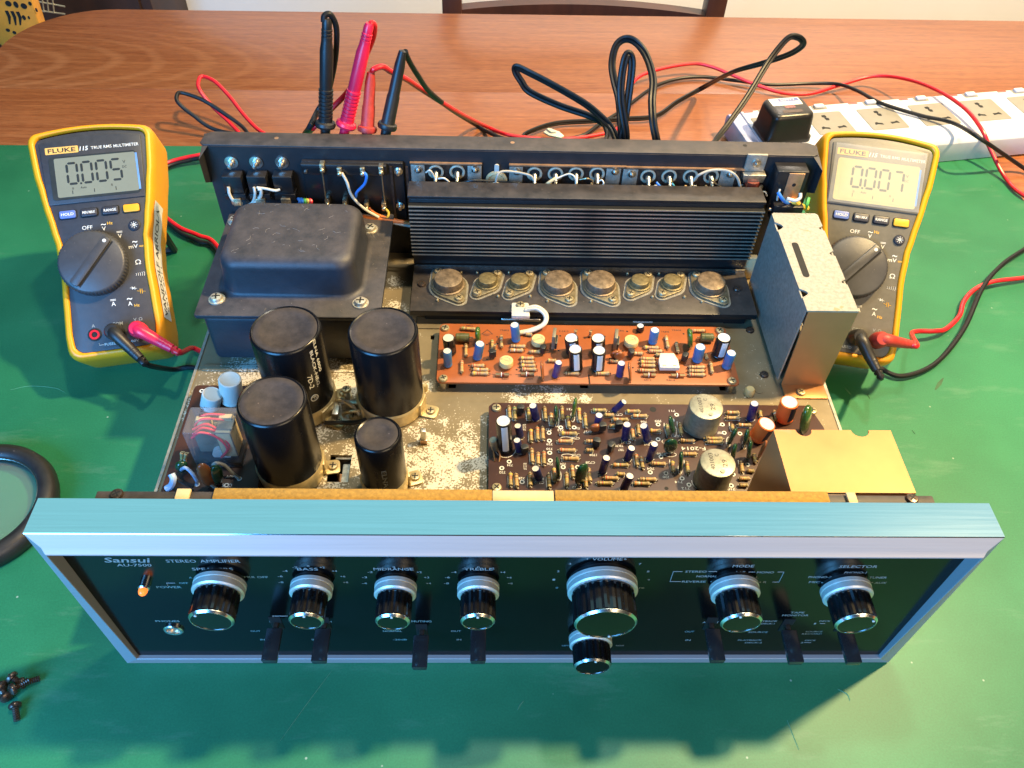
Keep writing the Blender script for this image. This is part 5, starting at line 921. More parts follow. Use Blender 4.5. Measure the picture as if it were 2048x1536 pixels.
# fuse holder
p = aty(1511, 326, YI-1); k = empty('fuse_holder', (p.x, YI, p.z)); k.parent = amp
MB().box(-7, 7, -2, 0, -6, 7).build('mounting_tab', 'zinc', k, bevel=.4); link('bolt', MB().lathe([(2.8, 0), (2.8, 1.5), (1.3, 2), (1.3, 4)], axis=(0, -1, 0), seg=12).mesh('bolt', 'bright_metal'), k, T(0, -2, 1))
MB().prism([(-7, -12), (7, -12), (8, -6), (-8, -6)], -7, 0, 'y').build('clip_body', 'tin', k, bevel=.4); MB().lathe([(5, 0), (5.2, 2), (4.4, 14), (4.6, 24)], (0, -5, -11), (0, 0, -1), 18).build('fuse_body', 'fuse_red', k)
for d in (-1, 1): MB().lathe([(1.3, 0), (1.4, 1.5)], (d*6.5, -6, -15), (0, -1, 0), 10).build('solder_joint', 'bright_metal', k)
# mains outlet
p = aty(1570, 350, YI-1); k = empty('mains_outlet', (p.x, YI, p.z)); k.parent = amp
MB().box(-10, 12, -12, 0, -22, 10).build('outlet_body', 'dark_plastic', k, bevel=1); MB().box(-2, 9, -12.8, -11.9, -12, 9).box(-2, 11, -16, -11.9, -13, -12).build('earth_strap', 'copper', k, bevel=.3); MB().lathe([(1.4, 0), (0, .1)], (3.5, -12.85, 0), (0, -1, 0), 12, closed=False).build('strap_hole', 'hole_black', k)
MB().box(-8, 13, -20, -11, -26, -13.2).build('outlet_body', 'dark_plastic', k, bevel=1); MB().lathe([(5.5, 0), (5.5, 3), (4.8, 4)], (4, -19, -25), (0, -1, .1), 20).build('outlet_boss', 'dark_plastic', k)
for pts, m, r in (([(1556, 384, 18), (1562, 394, 20), (1570, 403, 18), (1585, 410, 12)], 'wire_blue', 1.2), ([(1574, 397, 20), (1590, 401, 21), (1600, 396, 20), (1601, 386, 18)], 'wire_white', 1.2), ([(1588, 403, 18), (1600, 411, 14), (1614, 417, 10)], 'wire_yellow', 2.), ([(1610, 418, 12), (1614, 408, 12), (1617, 396, 8)], 'wire_green', 1.4), ([(1519, 385, 10), (1530, 384, 12), (1534, 392, 12)], 'wire_white', .6), ([(1560, 378, 16), (1556, 390, 18), (1554, 400, 16)], 'wire_white', .7), ([(1538, 418, 14), (1560, 420, 16), (1590, 419, 14)], 'copper', 1.2)):
    wire([W(x, y, d) for x, y, d in pts], m, r)
# ================================================================== MULTIMETERS
def meter_frame(x, y, yaw, al):
    ex = Vector((math.cos(yaw), math.sin(yaw), 0)); ey0 = Vector((-math.sin(yaw), math.cos(yaw), 0))
    return frame_mw((x, y, 0), ex, ey0*math.cos(al)+Vector((0, 0, math.sin(al))), Vector((0, 0, math.cos(al)))-ey0*math.sin(al)), ex, ey0
HWP = [(0, 27), (4, 30), (15, 31), (40, 30), (62, 29), (82, 30), (100, 33), (116, 36), (140, 39.2), (158, 40.5), (167, 40)]
def hw(v):
    for (a, p), (b, r) in zip(HWP, HWP[1:]):
        if a <= v <= b: t = (v-a)/(b-a); t = t*t*(3-2*t) if 40 < v < 140 else t; return p+(r-p)*t+2.6
    return HWP[-1][1]+2.6
def meter_outline(d, y0, y1, rb, rt, bulge):
    R = []
    for k in range(5): t = PI/2*k/4; R.append((hw(rb)-d-rb+rb*math.sin(t), y0+rb-rb*math.cos(t)))
    for k in range(1, 18): v = y0+rb+(y1-rt-y0-rb)*k/18; R.append((hw(v)-d, v))
    xr = hw(y1-rt)-d
    for k in range(5): t = PI/2*k/4; R.append((xr-rt+rt*math.cos(t), y1-rt+rt*math.sin(t)))
    for k in range(1, 6): x = (xr-rt)*(1-k/6); R.append((x, y1+bulge*(1-(x/(xr-rt))**2)))
    L_ = [(-x, y) for x, y in R[::-1]]
    return R+[(0, y1+bulge)]+L_
SEG = dict(a=((0, 1), (1, 1)), b=((1, 1), (1, .5)), c=((1, .5), (1, 0)), d=((0, 0), (1, 0)), e=((0, .5), (0, 0)), f=((0, 1), (0, .5)), g=((0, .5), (1, .5)))
DIG = {'0': 'abcdef', '5': 'afgcd', '7': 'abc'}
def multimeter(x, y, yaw, al, digits, face, lcd, ink, label, film=False, sticker=False, kick=True):
    mw, ex, ey0 = meter_frame(x, y, yaw, al); k = empty('multimeter', mw=mw); tag(k, label, 'multimeter', 'digital multimeters')
    mb = MB(); loops = [(3.5, 0), (.8, 3), (0, 7), (0, 38), (.5, 42), (1.8, 45), (3.4, 46), (4.6, 46), (5.6, 45.2), (5.8, 43)]; o = []; n = None
    for d, z in loops:
        P = meter_outline(d, d*.9, 167-d*.7, 9-min(d, 4)*.5, 8-min(d, 4)*.5, 3); n = len(P); o += [(px, py, z) for px, py in P]
    f = [(a*n+i, a*n+(i+1) % n, (a+1)*n+(i+1) % n, (a+1)*n+i) for a in range(len(loops)-1) for i in range(n)]; f.append(tuple(range(n))[::-1])
    mb.add(o, f).build('holster', 'meter_yellow', k, ang=50)
    fc = MB().prism(meter_outline(5.7, 5.2, 161.5, 7, 5, 3), 38, 44.6).build('faceplate', face, k, bevel=.6)
    # raised display window
    MB().prism([(-32.5, 112.5), (32.5, 112.5), (34.2, 158), (20, 160.5), (0, 161.4), (-20, 160.5), (-34.2, 158)], 44.5, 45.6).build('display_frame', face, k, bevel=.7)
    MB().prism(rrect(-29, 29.5, 115.5, 147, 2), 45.5, 45.9).build('display_surround', 'lcd_dark' if not film else lcd, k)
    dp = MB().prism(rrect(-25.5, 29, 117.2, 145.8, 1.2), 45.6, 46.0).build('display', lcd, k); MB().box(29.05, 30.3, 118, 145, 45.6, 46.05).build('display_edge', 'lcd_blue', dp)
    for i, dg in enumerate(digits):
        mb = MB(); x0 = -17.5+i*9.8; y0 = 126.5; W_, H_, t = 6.6, 15., .82
        for s in DIG[dg]:
            (ax, ay), (bx, by) = SEG[s]; ax, bx = x0+ax*W_, x0+bx*W_; ay, by = y0+ay*H_, y0+by*H_
            if ay == by: mb.add([(ax+.5, ay, 46.06), (ax+t+.4, ay-t, 46.06), (bx-t-.4, ay-t, 46.06), (bx-.5, ay, 46.06), (bx-t-.4, ay+t, 46.06), (ax+t+.4, ay+t, 46.06)], [(0, 1, 2, 3, 4, 5)])
            else: lo, hi = min(ay, by)+.5, max(ay, by)-.5; mb.add([(ax, lo, 46.06), (ax+t, lo+t, 46.06), (ax+t, hi-t, 46.06), (ax, hi, 46.06), (ax-t, hi-t, 46.06), (ax-t, lo+t, 46.06)], [(0, 1, 2, 3, 4, 5)])
        if i == 0: mb.box(x0+W_+1, x0+W_+2.3, y0-.9, y0+.4, 46.03, 46.07)
        mb.build('digit', ink, dp, smooth=False)
    LT = lambda s, u, v, wd, h, m='print_white', z=44.68, par=fc, **kw: lettering(par, s, (u, v, z), wd, h, m, (1, 0, 0), (0, 1, 0), **kw)
    LT('V', 21, 139, 2, 2.2, ink, 46.07, dp); LT('DC', 21, 135.4, 3, 1.8, ink, 46.07, dp); LT('0', -15, 123, 1.2, 1.6, ink, 46.07, dp); LT('Auto', -8, 123.2, 4, 1.6, ink, 46.07, dp); LT('5', 11, 123, 1.2, 1.5, ink, 46.07, dp)
    for u in (-15.5, -1, 13.5): MB().box(u-.25, u+.25, 119, 121.6, 46.02, 46.07).build('digit', ink, dp)
    MB().prism(rrect(-30.5, -8.5, 149.2, 154.2, .6), 45.5, 45.85).build('brand_plate', 'brand_plate', k); LT('FLUKE', -19.5, 151.7, 18.5, 3.2, 'print_dark', 45.92, k, bold=.02)
    LT('115', -4.8, 151.7, 6, 3.2, 'print_white', 45.7, k, bold=.02, shear=.2); LT('TRUE RMS', 7, 151.6, 14, 2.2, 'print_white', 45.7, k); LT('MULTIMETER', 23.8, 151.4, 17, 2.2, 'print_white', 45.7, k)
    for u, m, s, tc in ((-20.8, 'button_blue', 'HOLD', 'print_white'), (-6.6, 'button_dark', 'MIN MAX', 'print_white'), (7.6, 'button_dark', 'RANGE', 'print_white'), (21.8, 'button_yellow', None, None)):
        b = MB().prism(rrect(u-5.4, u+5.4, 102, 107.6, 1.2), 44.4, 46.2).build('button', m, k, bevel=.5)
        MB().prism(rrect(u-6, u+6, 101.4, 108.2, 1.6), 44.45, 44.75).build('button_seat', 'hole_black', k)
        if s: LT(s, u, 104.8, 8.4, 2.0, tc, 46.26, b, bold=.02)
    b = MB().lathe([(3.9, 44.4), (3.9, 45.4), (3.2, 46), (0, 46.1)], (22.3, 92.2, 0), seg=28).build('backlight_button', 'button_dark', k)
    mb = MB(); mb.lathe([(1.1, 46.12), (1.1, 46.2), (.7, 46.2), (.7, 46.12)], (22.3, 92.2, 0), seg=16)
    for i in range(8): q = i*PI/4; mb.box(-.18, .18, 1.5, 2.4, 46.1, 46.2); mb.v[-8:] = [(22.3+a*math.cos(q)-c*math.sin(q), 92.2+a*math.sin(q)+c*math.cos(q), z) for a, c, z in mb.v[-8:]]
    mb.build('lettering', 'print_white', b)
    # rotary dial
    d = empty('dial', (-7.0, 67, 44.5)); d.parent = k
    mb = MB(); n = 60; prof = [(22.4, 0), (23, 1), (23, 6.5), (22.2, 8.2), (20.5, 9.0)]; o = []
    for r, z in prof:
        for i in range(n*2): q = 2*PI*i/(n*2); rr = r-(.55 if i % 2 and .5 < z < 8.5 else 0); o.append((rr*math.cos(q), rr*math.sin(q), z))
    c = n*2; mb.add(o, [(a*c+i, a*c+(i+1) % c, (a+1)*c+(i+1) % c, (a+1)*c+i) for a in range(len(prof)-1) for i in range(c)]+[tuple((len(prof)-1)*c+i for i in range(c))]).build('dial_body', 'dial_grey', d, ang=40)
    mb = MB(); mb.prism([(-19.5, -3.4), (20, -3.2), (20.3, 0), (20, 3.2), (-19.5, 3.4), (-20.3, 0)], 8.9, 11.5); o = mb.build('dial_ridge', 'dial_grey', d, bevel=1.1); o.rotation_euler.z = math.radians(50)
    o = MB().box(-19.3, 19.5, -4.5, -3.3, 8.98, 9.06).build('ridge_groove', 'hole_black', d); o.rotation_euler.z = math.radians(50)
    MB().lathe([(1.25, 11.4), (1.25, 11.62), (0, 11.64)], (17*math.cos(.873), 17*math.sin(.873), 0), seg=18).build('pointer_dot', 'print_white', d)
    for s, u, v, wd, h, m in (('OFF', -9.3, 94.2, 7, 2.8, 'print_white'), ('V', 1.6, 92.2, 2.6, 2.9, 'print_white'), ('~', 1.6, 95.2, 3.4, 1.1, 'print_white'), ('Hz', 6, 95.8, 3.6, 2.1, 'print_yellow'), ('V', 11.6, 85.6, 2.6, 2.9, 'print_white'), ('=', 11.6, 88.6, 3.8, 1.1, 'print_white'), ('mV', 19.6, 77, 6.2, 2.8, 'print_white'), ('~', 21, 80.2, 3.4, 1.4, 'print_white'), ('=', 25.6, 76.6, 4, 1.0, 'print_yellow'), ('\u03a9', 21.4, 65.4, 3.8, 3.5, 'print_white'), ('A', 1.6, 37.4, 2.8, 3., 'print_white'), ('=', 1.6, 40.2, 3.8, 1.1, 'print_white'), ('A', 12.6, 36.2, 2.8, 3., 'print_white'), ('~', 12.6, 39.6, 3.6, 1.4, 'print_white'), ('Hz', 17, 34.4, 3.4, 2.0, 'print_yellow'), ('A', -13.4, 23.6, 2.2, 2.2, 'print_grey'), ('COM', 2.6, 23, 7, 2.4, 'print_grey'), ('V', 14.4, 24.4, 2.2, 2.2, 'print_grey'), ('\u03a9', 18.2, 24.4, 2.4, 2.2, 'print_grey'), ('FUSED', -3.5, 9.4, 8, 1.9, 'print_white'), ('600V', 12, 9.4, 7, 1.6, 'print_white')): LT(s, u, v, wd, h, m)
    mb = MB()
    for i in range(5):
        pts = [(18.4+i*1.35+1.2*math.cos(q)*.8, 56.5+1.9*math.sin(q)*(.55+i*.12), 44.72) for q in [-.9+1.8*j/6 for j in range(7)]]; mb.tube(pts, .17, 4)
    mb.tube([(13.8, 47.4, 44.7), (18.4, 46.4, 44.7)], .16, 4); mb.add([(15.1, 48.2, 44.72), (15.1, 46, 44.72), (16.8, 46.8, 44.72)], [(0, 1, 2)]); mb.tube([(17, 48, 44.7), (17, 45.6, 44.7)], .2, 4); mb.tube([(-11, 10.8, 44.7), (-11, 9.4, 44.7), (-7.8, 9.4, 44.7)], .17, 4)
    mb.build('lettering', 'print_white', fc)
    mb = MB(); mb.tube([(18.2, 44.6, 44.7), (20.3, 44.2, 44.7)], .18, 4).tube([(20.4, 46, 44.7), (20.4, 42.5, 44.7)], .22, 4).tube([(21.6, 45.8, 44.7), (21.6, 42.3, 44.7)], .22, 4).tube([(21.7, 44, 44.7), (23.8, 43.6, 44.7)], .18, 4); mb.build('lettering', 'print_yellow', fc)
    for u, v, m in ((-13.2, 17.2, 'rubber_red'), (1.6, 16, 'rubber_black'), (17.2, 15.5, 'rubber_red')):
        j = empty('input_jack', (u, v, 44.5)); j.parent = k
        MB().lathe([(4.6, 0), (4.6, .5), (3.6, .7), (3.6, .1)], seg=26, closed=False).build('jack_seat', 'hole_black', j); MB().lathe([(3.4, .1), (3.4, .9), (2.0, .9), (2.0, .2)], seg=24, closed=False).build('jack_ring', m, j); MB().lathe([(2.0, .25), (0, .25)], seg=16, closed=False).build('jack_hole', 'hole_black', j)
    # tilt stand behind
    g = mw.inverted()
    mb = MB(); top = Vector((0, 120, 0)); wpt = mw @ (top*K); foot = g @ Vector((wpt.x+ey0.x*.034, wpt.y+ey0.y*.034, .001)); fz = foot/K
    for sx in (-22, 22): mb.tube([(sx, 120, .5), (sx, fz.y, fz.z+1.5)], 3.2, 8)
    mb.tube([(-24, fz.y, fz.z+2), (24, fz.y, fz.z+2)], 3., 8).tube([(-24, 120, .5), (24, 120, .5)], 3, 8); mb.build('tilt_stand', 'rubber_black', k)
    if sticker:
        mb = MB(); n = 16
        for z in (21, 42): mb.v += [(hw(24+86*i/n)+.28, 24+86*i/n, z) for i in range(n+1)]
        mb.f += [(i, i+1, n+2+i, n+1+i) for i in range(n)]; mb.m += [0]*n
        st = mb.build('name_sticker', 'sticker', k)
        mb = MB(); text_into(mb, 'VANDOLF ARRIOLA', lambda a, b: (hw(66+a)+.4, 66+a, 33.5+b), 80, 8.2, bold=.012); text_into(mb, '0917 2011', lambda a, b: (hw(48+a)+.4, 48+a, 25.+b), 34, 3.); mb.build('lettering', 'print_dark', st, smooth=False)
    if film:
        mb = MB(); nx, ny = 26, 18
        for j in range(ny+1):
            for i in range(nx+1):
                u = -32+64.5*i/nx; v = 113.5+44*j/ny; e = min(i, nx-i, j, ny-j); z = 46.3+(.25*math.sin(i*1.3+j)*math.sin(j*.9))*(1 if e < 3 else .15)+(.5*math.sin(i*.7+j*.5)**2 if e < 2 else 0); mb.v.append((u, v, z))
        mb.f += [(j*(nx+1)+i, j*(nx+1)+i+1, (j+1)*(nx+1)+i+1, (j+1)*(nx+1)+i) for j in range(ny) for i in range(nx)]; mb.m += [0]*(nx*ny); mb.build('protective_film', 'clear_film', k)
    return mw
MWL = multimeter(-281.4, 231.7, .21, .63, '0005', 'meter_face_dark', 'lcd_left', 'lcd_dark', 'yellow multimeter reading 0.005 with a name sticker on its side', sticker=True)
MWR = multimeter(251.8, 239, -.2, .685, '0007', 'meter_face_warm', 'lcd_right', 'lcd_faint', 'yellow multimeter reading 0.007 under wrinkled clear film', film=True)
# ================================================================== TEST LEADS
def lead(label, m, plug_m, mw, jack, dirv, cable, probe_base, probe_tip, style, bulk=1.):
    t = empty('test_lead', (0, 0, 0)); tag(t, label, 'test lead', 'multimeter test leads')
    J = lambda u, v, z: (mw @ (Vector((u, v, z))*K))/K
    p0 = J(*jack, 45.5); up = (J(*jack, 60)-p0).normalized(); d = Vector(dirv).normalized()
    cab = [Vector(c) for c in cable]
    a = p0+up*9; pl = smooth_path([p0, p0+up*6, a+d*4+up*1.5, a+d*16, a+d*27], 5); rr = [5.6]*3+[5.6-(2.4*i/(len(pl)-4)) for i in range(len(pl)-3)]
    MB().tube(pl, [r*bulk for r in rr], 16).lathe([(5.9*bulk, 0), (6.1*bulk, 3), (5.7*bulk, 9.5), (4.2*bulk, 12.4), (0, 12.8)], p0, up, 20).build('plug', plug_m, t)
    e = pl[-1]; mb = MB()
    for i in range(5): mb.lathe([(3.6-.25*i, -1), (3.8-.25*i, 0), (3.6-.25*i, 1)], e-d*7+d*i*3, d, 12)
    mb.build('strain_relief', plug_m, t)
    MB().tube(smooth_path([e-d*2, e+d*6]+[c+Vector((random.uniform(-1, 1), random.uniform(-1, 1), random.uniform(0, .6)))*.9 for c in cab], 8), 1.95, 10).build('cable', m, t)
    b = Vector(probe_base); q = Vector(probe_tip); ax = (q-b); h = ax.length
    if style == 'ribbed':
        prof = [(2.2, -30), (3.2, -24), (3.4, -2), (6.6, -1.6), (7.2, 0), (6.6, 1.8), (4.8, 2.6), (4.7, 4)]
        for i in range(8): z = 5+i*2.6; prof += [(4.9, z), (4.9, z+1.3), (4.2, z+1.5), (4.2, z+2.3)]
        prof += [(4.4, 27), (4.4, h*.72), (3.6, h*.8)]
        for i in range(3): z = h*.83+i*2.2; prof += [(3.6, z), (3.6, z+1.1), (3.2, z+1.3), (3.2, z+1.9)]
        prof += [(3.2, h*.97), (2.4, h), (0, h+.3)]
    else: prof = [(2.2, -30), (3.4, -26), (3.6, -2), (6.4, -1.6), (6.9, 0), (6.4, 1.8), (5, 2.4), (4.7, 3), (4.4, h*.4), (4.0, h*.42), (3.6, h*.8), (2.5, h*.98), (0, h)]
    MB().lathe(prof, b, ax, 20).build('probe', plug_m, t)
    return t
def tab(pts): return [at(x, y, z) for x, y, z in pts]
def rear(pts): return [aty(x, y, yy) for x, y, yy in pts]
under = [(-196, 215, 5), (-185, 270, 6), (-205, 285, 5)]
lead('black lead from the sticker multimeter to the tallest black probe', 'cord_black', 'rubber_black', MWL, (1.6, 16), (.72, -.55, -.42),
     tab([(345, 738, 4), (395, 738, 3)])+[Vector(u)-Vector((0, 16, 0)) for u in under]+tab([(436, 503, 3), (395, 482, 3), (352, 462, 3), (312, 415, 3), (308, 365, 3), (335, 334, 4), (378, 320, 5), (402, 316, 6), (470, 305, 6), (500, 285, 8), (490, 258, 12), (444, 224, 22), (403, 200, 30), (366, 186, 34), (354, 191, 34), (358, 206, 30), (386, 229, 20), (434, 261, 8), (520, 275, 6), (590, 278, 6)])+rear([(612, 263, 330), (636, 222, 334), (652, 195, 338), (660, 172, 338), (670, 130, 336), (674, 88, 334), (670, 52, 333), (659, 31, 332), (650, 33, 331), (648, 44, 330)]),
     aty(651, 249, 318), aty(654, 38, 330), 'ribbed')
lead('pink-red lead from the sticker multimeter to the tall leaning probe', 'rubber_red', 'rubber_pink', MWL, (17.2, 15.5), (.86, -.30, -.40),
     tab([(385, 697, 7), (402, 702, 5)])+[Vector(u)+Vector((5, 0, 3)) for u in under]+tab([(437, 492, 4), (395, 472, 4), (355, 453, 4), (310, 412, 4), (302, 362, 4), (330, 330, 5), (370, 316, 6), (402, 310, 7), (455, 296, 7), (482, 275, 8), (461, 248, 14), (425, 215, 24), (400, 180, 36), (396, 162, 40), (407, 153, 40), (431, 164, 38), (461, 195, 28), (489, 232, 16), (519, 263, 8), (560, 278, 6), (600, 279, 6)])+rear([(622, 263, 332), (645, 238, 335), (666, 215, 338), (694, 183, 340), (715, 150, 340), (734, 112, 338), (744, 78, 336), (748, 54, 334), (743, 46, 332), (738, 56, 330)]),
     aty(692.5, 249, 318), aty(739, 47, 330), 'ribbed', 1.)
lead('dull red lead from the film-covered multimeter to the short red probe', 'rubber_red', 'rubber_dullred', MWR, (17.2, 17), (.95, .12, -.30),
     tab([(1826, 667, 14), (1870, 663, 8), (1892, 657, 5), (1917, 632, 3), (1928, 605, 3), (1946, 579, 4), (1983, 564, 6), (2048, 557, 4), (2130, 545, 3), (2180, 500, 3), (2150, 440, 3), (2048, 392, 3), (2010, 354, 4), (1979, 300, 18), (1963, 262, 30), (1931, 218, 34), (1874, 180, 32), (1811, 158, 22), (1748, 153, 12), (1678, 171, 6), (1621, 187, 4), (1564, 185, 4), (1511, 170, 6), (1461, 148, 10), (1421, 134, 12), (1382, 129, 12), (1308, 142, 10), (1268, 163, 8), (1250, 215, 6), (1237, 256, 5), (1184, 273, 5), (1120, 279, 5), (1065, 277, 5), (1013, 269, 6), (971, 254, 8)])+rear([(922, 229, 420), (848, 183, 372), (812, 159, 350), (783, 144, 338), (763, 136, 332), (750, 138, 330), (743, 146, 330)]),
     aty(734.5, 258, 318), aty(742, 142, 330), 'plain')
lead('black lead from the film-covered multimeter to the grey-black pointed probe', 'cord_black', 'rubber_black', MWR, (1.6, 16.5), (.36, -.85, -.38),
     tab([(1741, 715, 9), (1764, 739, 4), (1811, 754, 3), (1873, 725, 3), (1928, 659, 4), (1965, 579, 7), (2001, 532, 6), (2048, 499, 4), (2120, 455, 3), (2140, 400, 3), (2048, 337, 4), (1963, 278, 40), (1906, 247, 32), (1843, 231, 28), (1764, 206, 28), (1716, 183, 18), (1675, 169, 9), (1621, 168, 4), (1542, 169, 3), (1476, 163, 3), (1408, 154, 3), (1355, 158, 3), (1308, 174, 3), (1263, 206, 3), (1237, 224, 3), (1197, 250, 3), (1163, 272, 3), (1100, 281, 3), (1040, 283, 3), (990, 272, 5), (946, 247, 8)])+rear([(897, 215, 410), (861, 183, 370), (836, 155, 348), (822, 132, 338), (813, 112, 333), (808, 102, 331)]),
     aty(774.6, 252, 318), aty(806, 99, 330), 'plain')
# ================================================================== POWER CORD
def cord_path():
    R = lambda x, y, yy: aty(x, y, yy); A = lambda x, y, z: at(x, y, z)
    return [Vector((140, 298, 70)), Vector((128, 318, 80)), R(1313, 280, 330), R(1304, 211, 345), R(1306, 158, 365), R(1292, 111, 385), R(1271, 84, 395), R(1250, 78, 400), R(1232, 92, 398), R(1224, 127, 390), R(1229, 163, 378), R(1238, 200, 365), R(1243, 264, 345), R(1247, 290, 338), R(1252, 270, 336), R(1242, 200, 345), R(1243, 158, 352), R(1250, 118, 358), R(1258, 108, 360), R(1264, 127, 358), R(1258, 185, 350), R(1246, 264, 338), R(1238, 292, 336), R(1226, 262, 350),
            R(1208, 240, 362), R(1171, 208, 380), R(1108, 171, 400), R(1060, 146, 412), R(1034, 134, 416), R(1031, 143, 416), R(1042, 162, 412), R(1060, 184, 408), R(1118, 211, 395), R(1179, 232, 385), R(1208, 250, 372), R(1216, 276, 355), R(1190, 290, 345), A(1100, 284, 6), A(1045, 274, 5), A(1075, 257, 5), A(1118, 246, 4), A(1184, 242, 4), A(1250, 238, 4), A(1311, 232, 5), A(1355, 203, 8), A(1408, 174, 14), R(1463, 145, 545), R(1527, 126, 520), R(1577, 109, 500), R(1602, 94, 490), R(1606, 84, 486), R(1597, 75, 484), R(1580, 74, 482), R(1561, 92, 478), R(1533, 130, 466), R(1495, 193, 440), R(1457, 247, 415), R(1430, 282, 395), R(1412, 312, 372), Vector((150, 335, 60)), Vector((170, 322, 20)), Vector((205, 335, 6))]
pc = empty('mains_flex', (110, 320, 0)); tag(pc, 'black flat twin-core mains flex looping behind the amplifier', 'power cable')
P = smooth_path(cord_path(), 7); mb = MB(); up = Vector((0, 0, 1)); A_, B_ = [], []
for i, p in enumerate(P):
    t = (P[min(i+1, len(P)-1)]-P[max(i-1, 0)]).normalized(); up = up-t*up.dot(t)
    up = up.normalized() if up.length > 1e-4 else Vector((1, 0, 0)); pref = t.cross(Vector((0, 1, 0)) if abs(t.y) < .9 else Vector((0, 0, 1))); pref = pref.normalized()
    if pref.dot(up) < 0: pref = -pref
    up = (up*.75+pref*.25).normalized(); A_.append(p+up*1.35); B_.append(p-up*1.35)
mb.tube(A_, 1.55, 8).tube(B_, 1.55, 8); o = mb.build('flex', 'cord_black', pc); o.matrix_local = Matrix.Translation(-pc.location)
p = at(1108, 270, 10); tie = MB(); tie.prism([(-10, -5), (-3, -6), (9, -3), (11, 1), (4, 4), (-8, 3)], -1, 1.2); tie.prism([(-9, -1), (-2, -3), (2, 0), (-4, 2)], 1, 3.2)
o = tie.build('cable_tie', 'tie_clear', None, bevel=.6); o.location = (p.x*K, p.y*K, .012); o.rotation_euler = (.2, .1, -.5); tag(o, 'translucent cable clip lying on the cords behind the amplifier', 'cable tie')
# ================================================================== POWER STRIP
ZS = 25.
A1 = at(1468, 221, ZS); B1 = at(2048, 175, ZS); F1 = at(1884, 283, ZS); dx = (B1-A1).normalized(); ny = Vector((-dx.y, dx.x, 0)); wid = (A1-F1).dot(ny)
org = A1-ny*wid; ps = empty('power_strip', mw=frame_mw((org.x, org.y, 0), dx, ny, Vector((0, 0, 1)))); tag(ps, 'long white power strip with grey universal sockets', 'power strip')
LS = 470
mb = MB(); mb.prism([(0, .5), (wid, .5), (wid, ZS-3), (wid-3, ZS), (4, ZS), (0, ZS-4)], 6, LS, 'x'); mb.build('strip_body', 'strip_white', ps, bevel=.8)
MB().prism([(0, .5), (wid, .5), (wid, ZS-5), (wid-4, ZS-1), (5, ZS-1), (0, ZS-6)], -8, 6, 'x').build('end_cap', 'strip_lilac', ps, bevel=2)
loc = lambda x, y: ((at(x, y, ZS)-org).dot(dx), (at(x, y, ZS)-org).dot(ny))
s0 = loc(1659, 245); s1 = loc(1966, 218); pitch = (s1[0]-s0[0])/3
def hole_poly(kind):
    if kind == 0: return [(-2.2, 5), (1.5, 5.5), (2.6, 2.8), (1, .6), (3.4, -1), (2.6, -4.6), (-.6, -4.4), (-1.4, -1.4), (-.6, .6), (-2.8, 2.2)]
    if kind == 1: return [(-4.5, -2), (-1, -1), (4.4, -2.6), (4.2, .4), (0, 1.6), (-1, 3), (-3.4, 2)]
    return [(4.5, -2), (1, -1), (-4.4, -2.2), (-4.6, 1.2), (0, 1.2), (2.8, 2.6), (4.2, 1)]
for i in range(-1, 5):
    x = s0[0]+pitch*i; y = s0[1]
    if x > LS-26: continue
    so = MB().prism(rrect(x-20, x+20, y-21, y+19, 2), ZS-.4, ZS+.5).build('socket', 'socket_grey', ps, bevel=.3)
    if i >= 0:
        for kd, hx, hy in ((0, -1, 8), (1, -9, -10), (2, 9, -10)): MB().prism([(x+hx+a, y+hy+b) for a, b in hole_poly(kd)][::-1] if kd == 1 else [(x+hx+a, y+hy+b) for a, b in hole_poly(kd)], ZS+.3, ZS+.62).build('slot', 'hole_black', so)
    MB().prism(rrect(x-6, x+10, y+25, y+33, 1.5), ZS-.4, ZS+.4).build('switch_recess', 'socket_grey', ps, bevel=.2); r = MB().box(x-4, x+7, y+26, y+32, ZS, ZS+3.2); r.build('switch', 'strip_white', ps, bevel=1.2)
    MB().box(x-22, x-12, y+30, y+32.4, ZS-.2, ZS+.35).build('indicator', 'switch_red', ps)
# plug adapter
p = at(1562, 268, ZS); pa = empty('plug_adapter', mw=frame_mw((p.x, p.y, ZS+.6), dx, ny, Vector((0, 0, 1)))); tag(pa, 'black plug with a blue and white label in the white power strip', 'plug')
mb = MB(); lo = rrect(-24, 24, -17, 21, 7, 4); mi = rrect(-23, 23, -17, 21, 7, 4); hi = [(-20, -11), (-15, -15), (15, -15), (20, -11), (20, 8)]
def lp(x0, x1, y0, y1, r): return rrect(x0, x1, y0, y1, r, 5)
o = []; lps = [(lp(-24.5, 24.5, -18, 20, 6), 0), (lp(-24.5, 24.5, -18, 20, 6), 4), (lp(-22.5, 22.5, -17, 19.5, 6), 6), (lp(-21.5, 21.5, -16.5, 19, 7), 24), (lp(-20.5, 20.5, -15.5, 18.5, 7), 27.5), (lp(-18, 18, -13, 17, 6), 29)]
n = len(lps[0][0])
for P_, z in lps: o += [(a, b, z) for a, b in P_]
mb.add(o, [(a*n+i, a*n+(i+1) % n, (a+1)*n+(i+1) % n, (a+1)*n+i) for a in range(len(lps)-1) for i in range(n)]+[tuple(range(n))[::-1], tuple((len(lps)-1)*n+i for i in range(n))]).build('plug_body', 'dark_plastic', pa, ang=50)
MB().prism(rrect(-15.5, 15.5, 3, 16, 1), 29, 29.15).build('plug_label', 'sticker', pa); MB().box(-6.5, 14.5, 9.4, 15, 29.16, 29.22).build('label_band', 'label_blue', pa)
lettering(pa, 'SAFETY', (3.2, 12.4, 29.3), 15, 2.8, 'print_white', (1, 0, 0), (0, 1, 0)); lettering(pa, 'MARK 110-240V', (3, 7.6, 29.25), 15, 1.6, 'label_blue', (1, 0, 0), (0, 1, 0)); lettering(pa, 'S', (-9, 10.5, 29.25), 4.4, 6, 'label_blue', (1, 0, 0), (0, 1, 0))
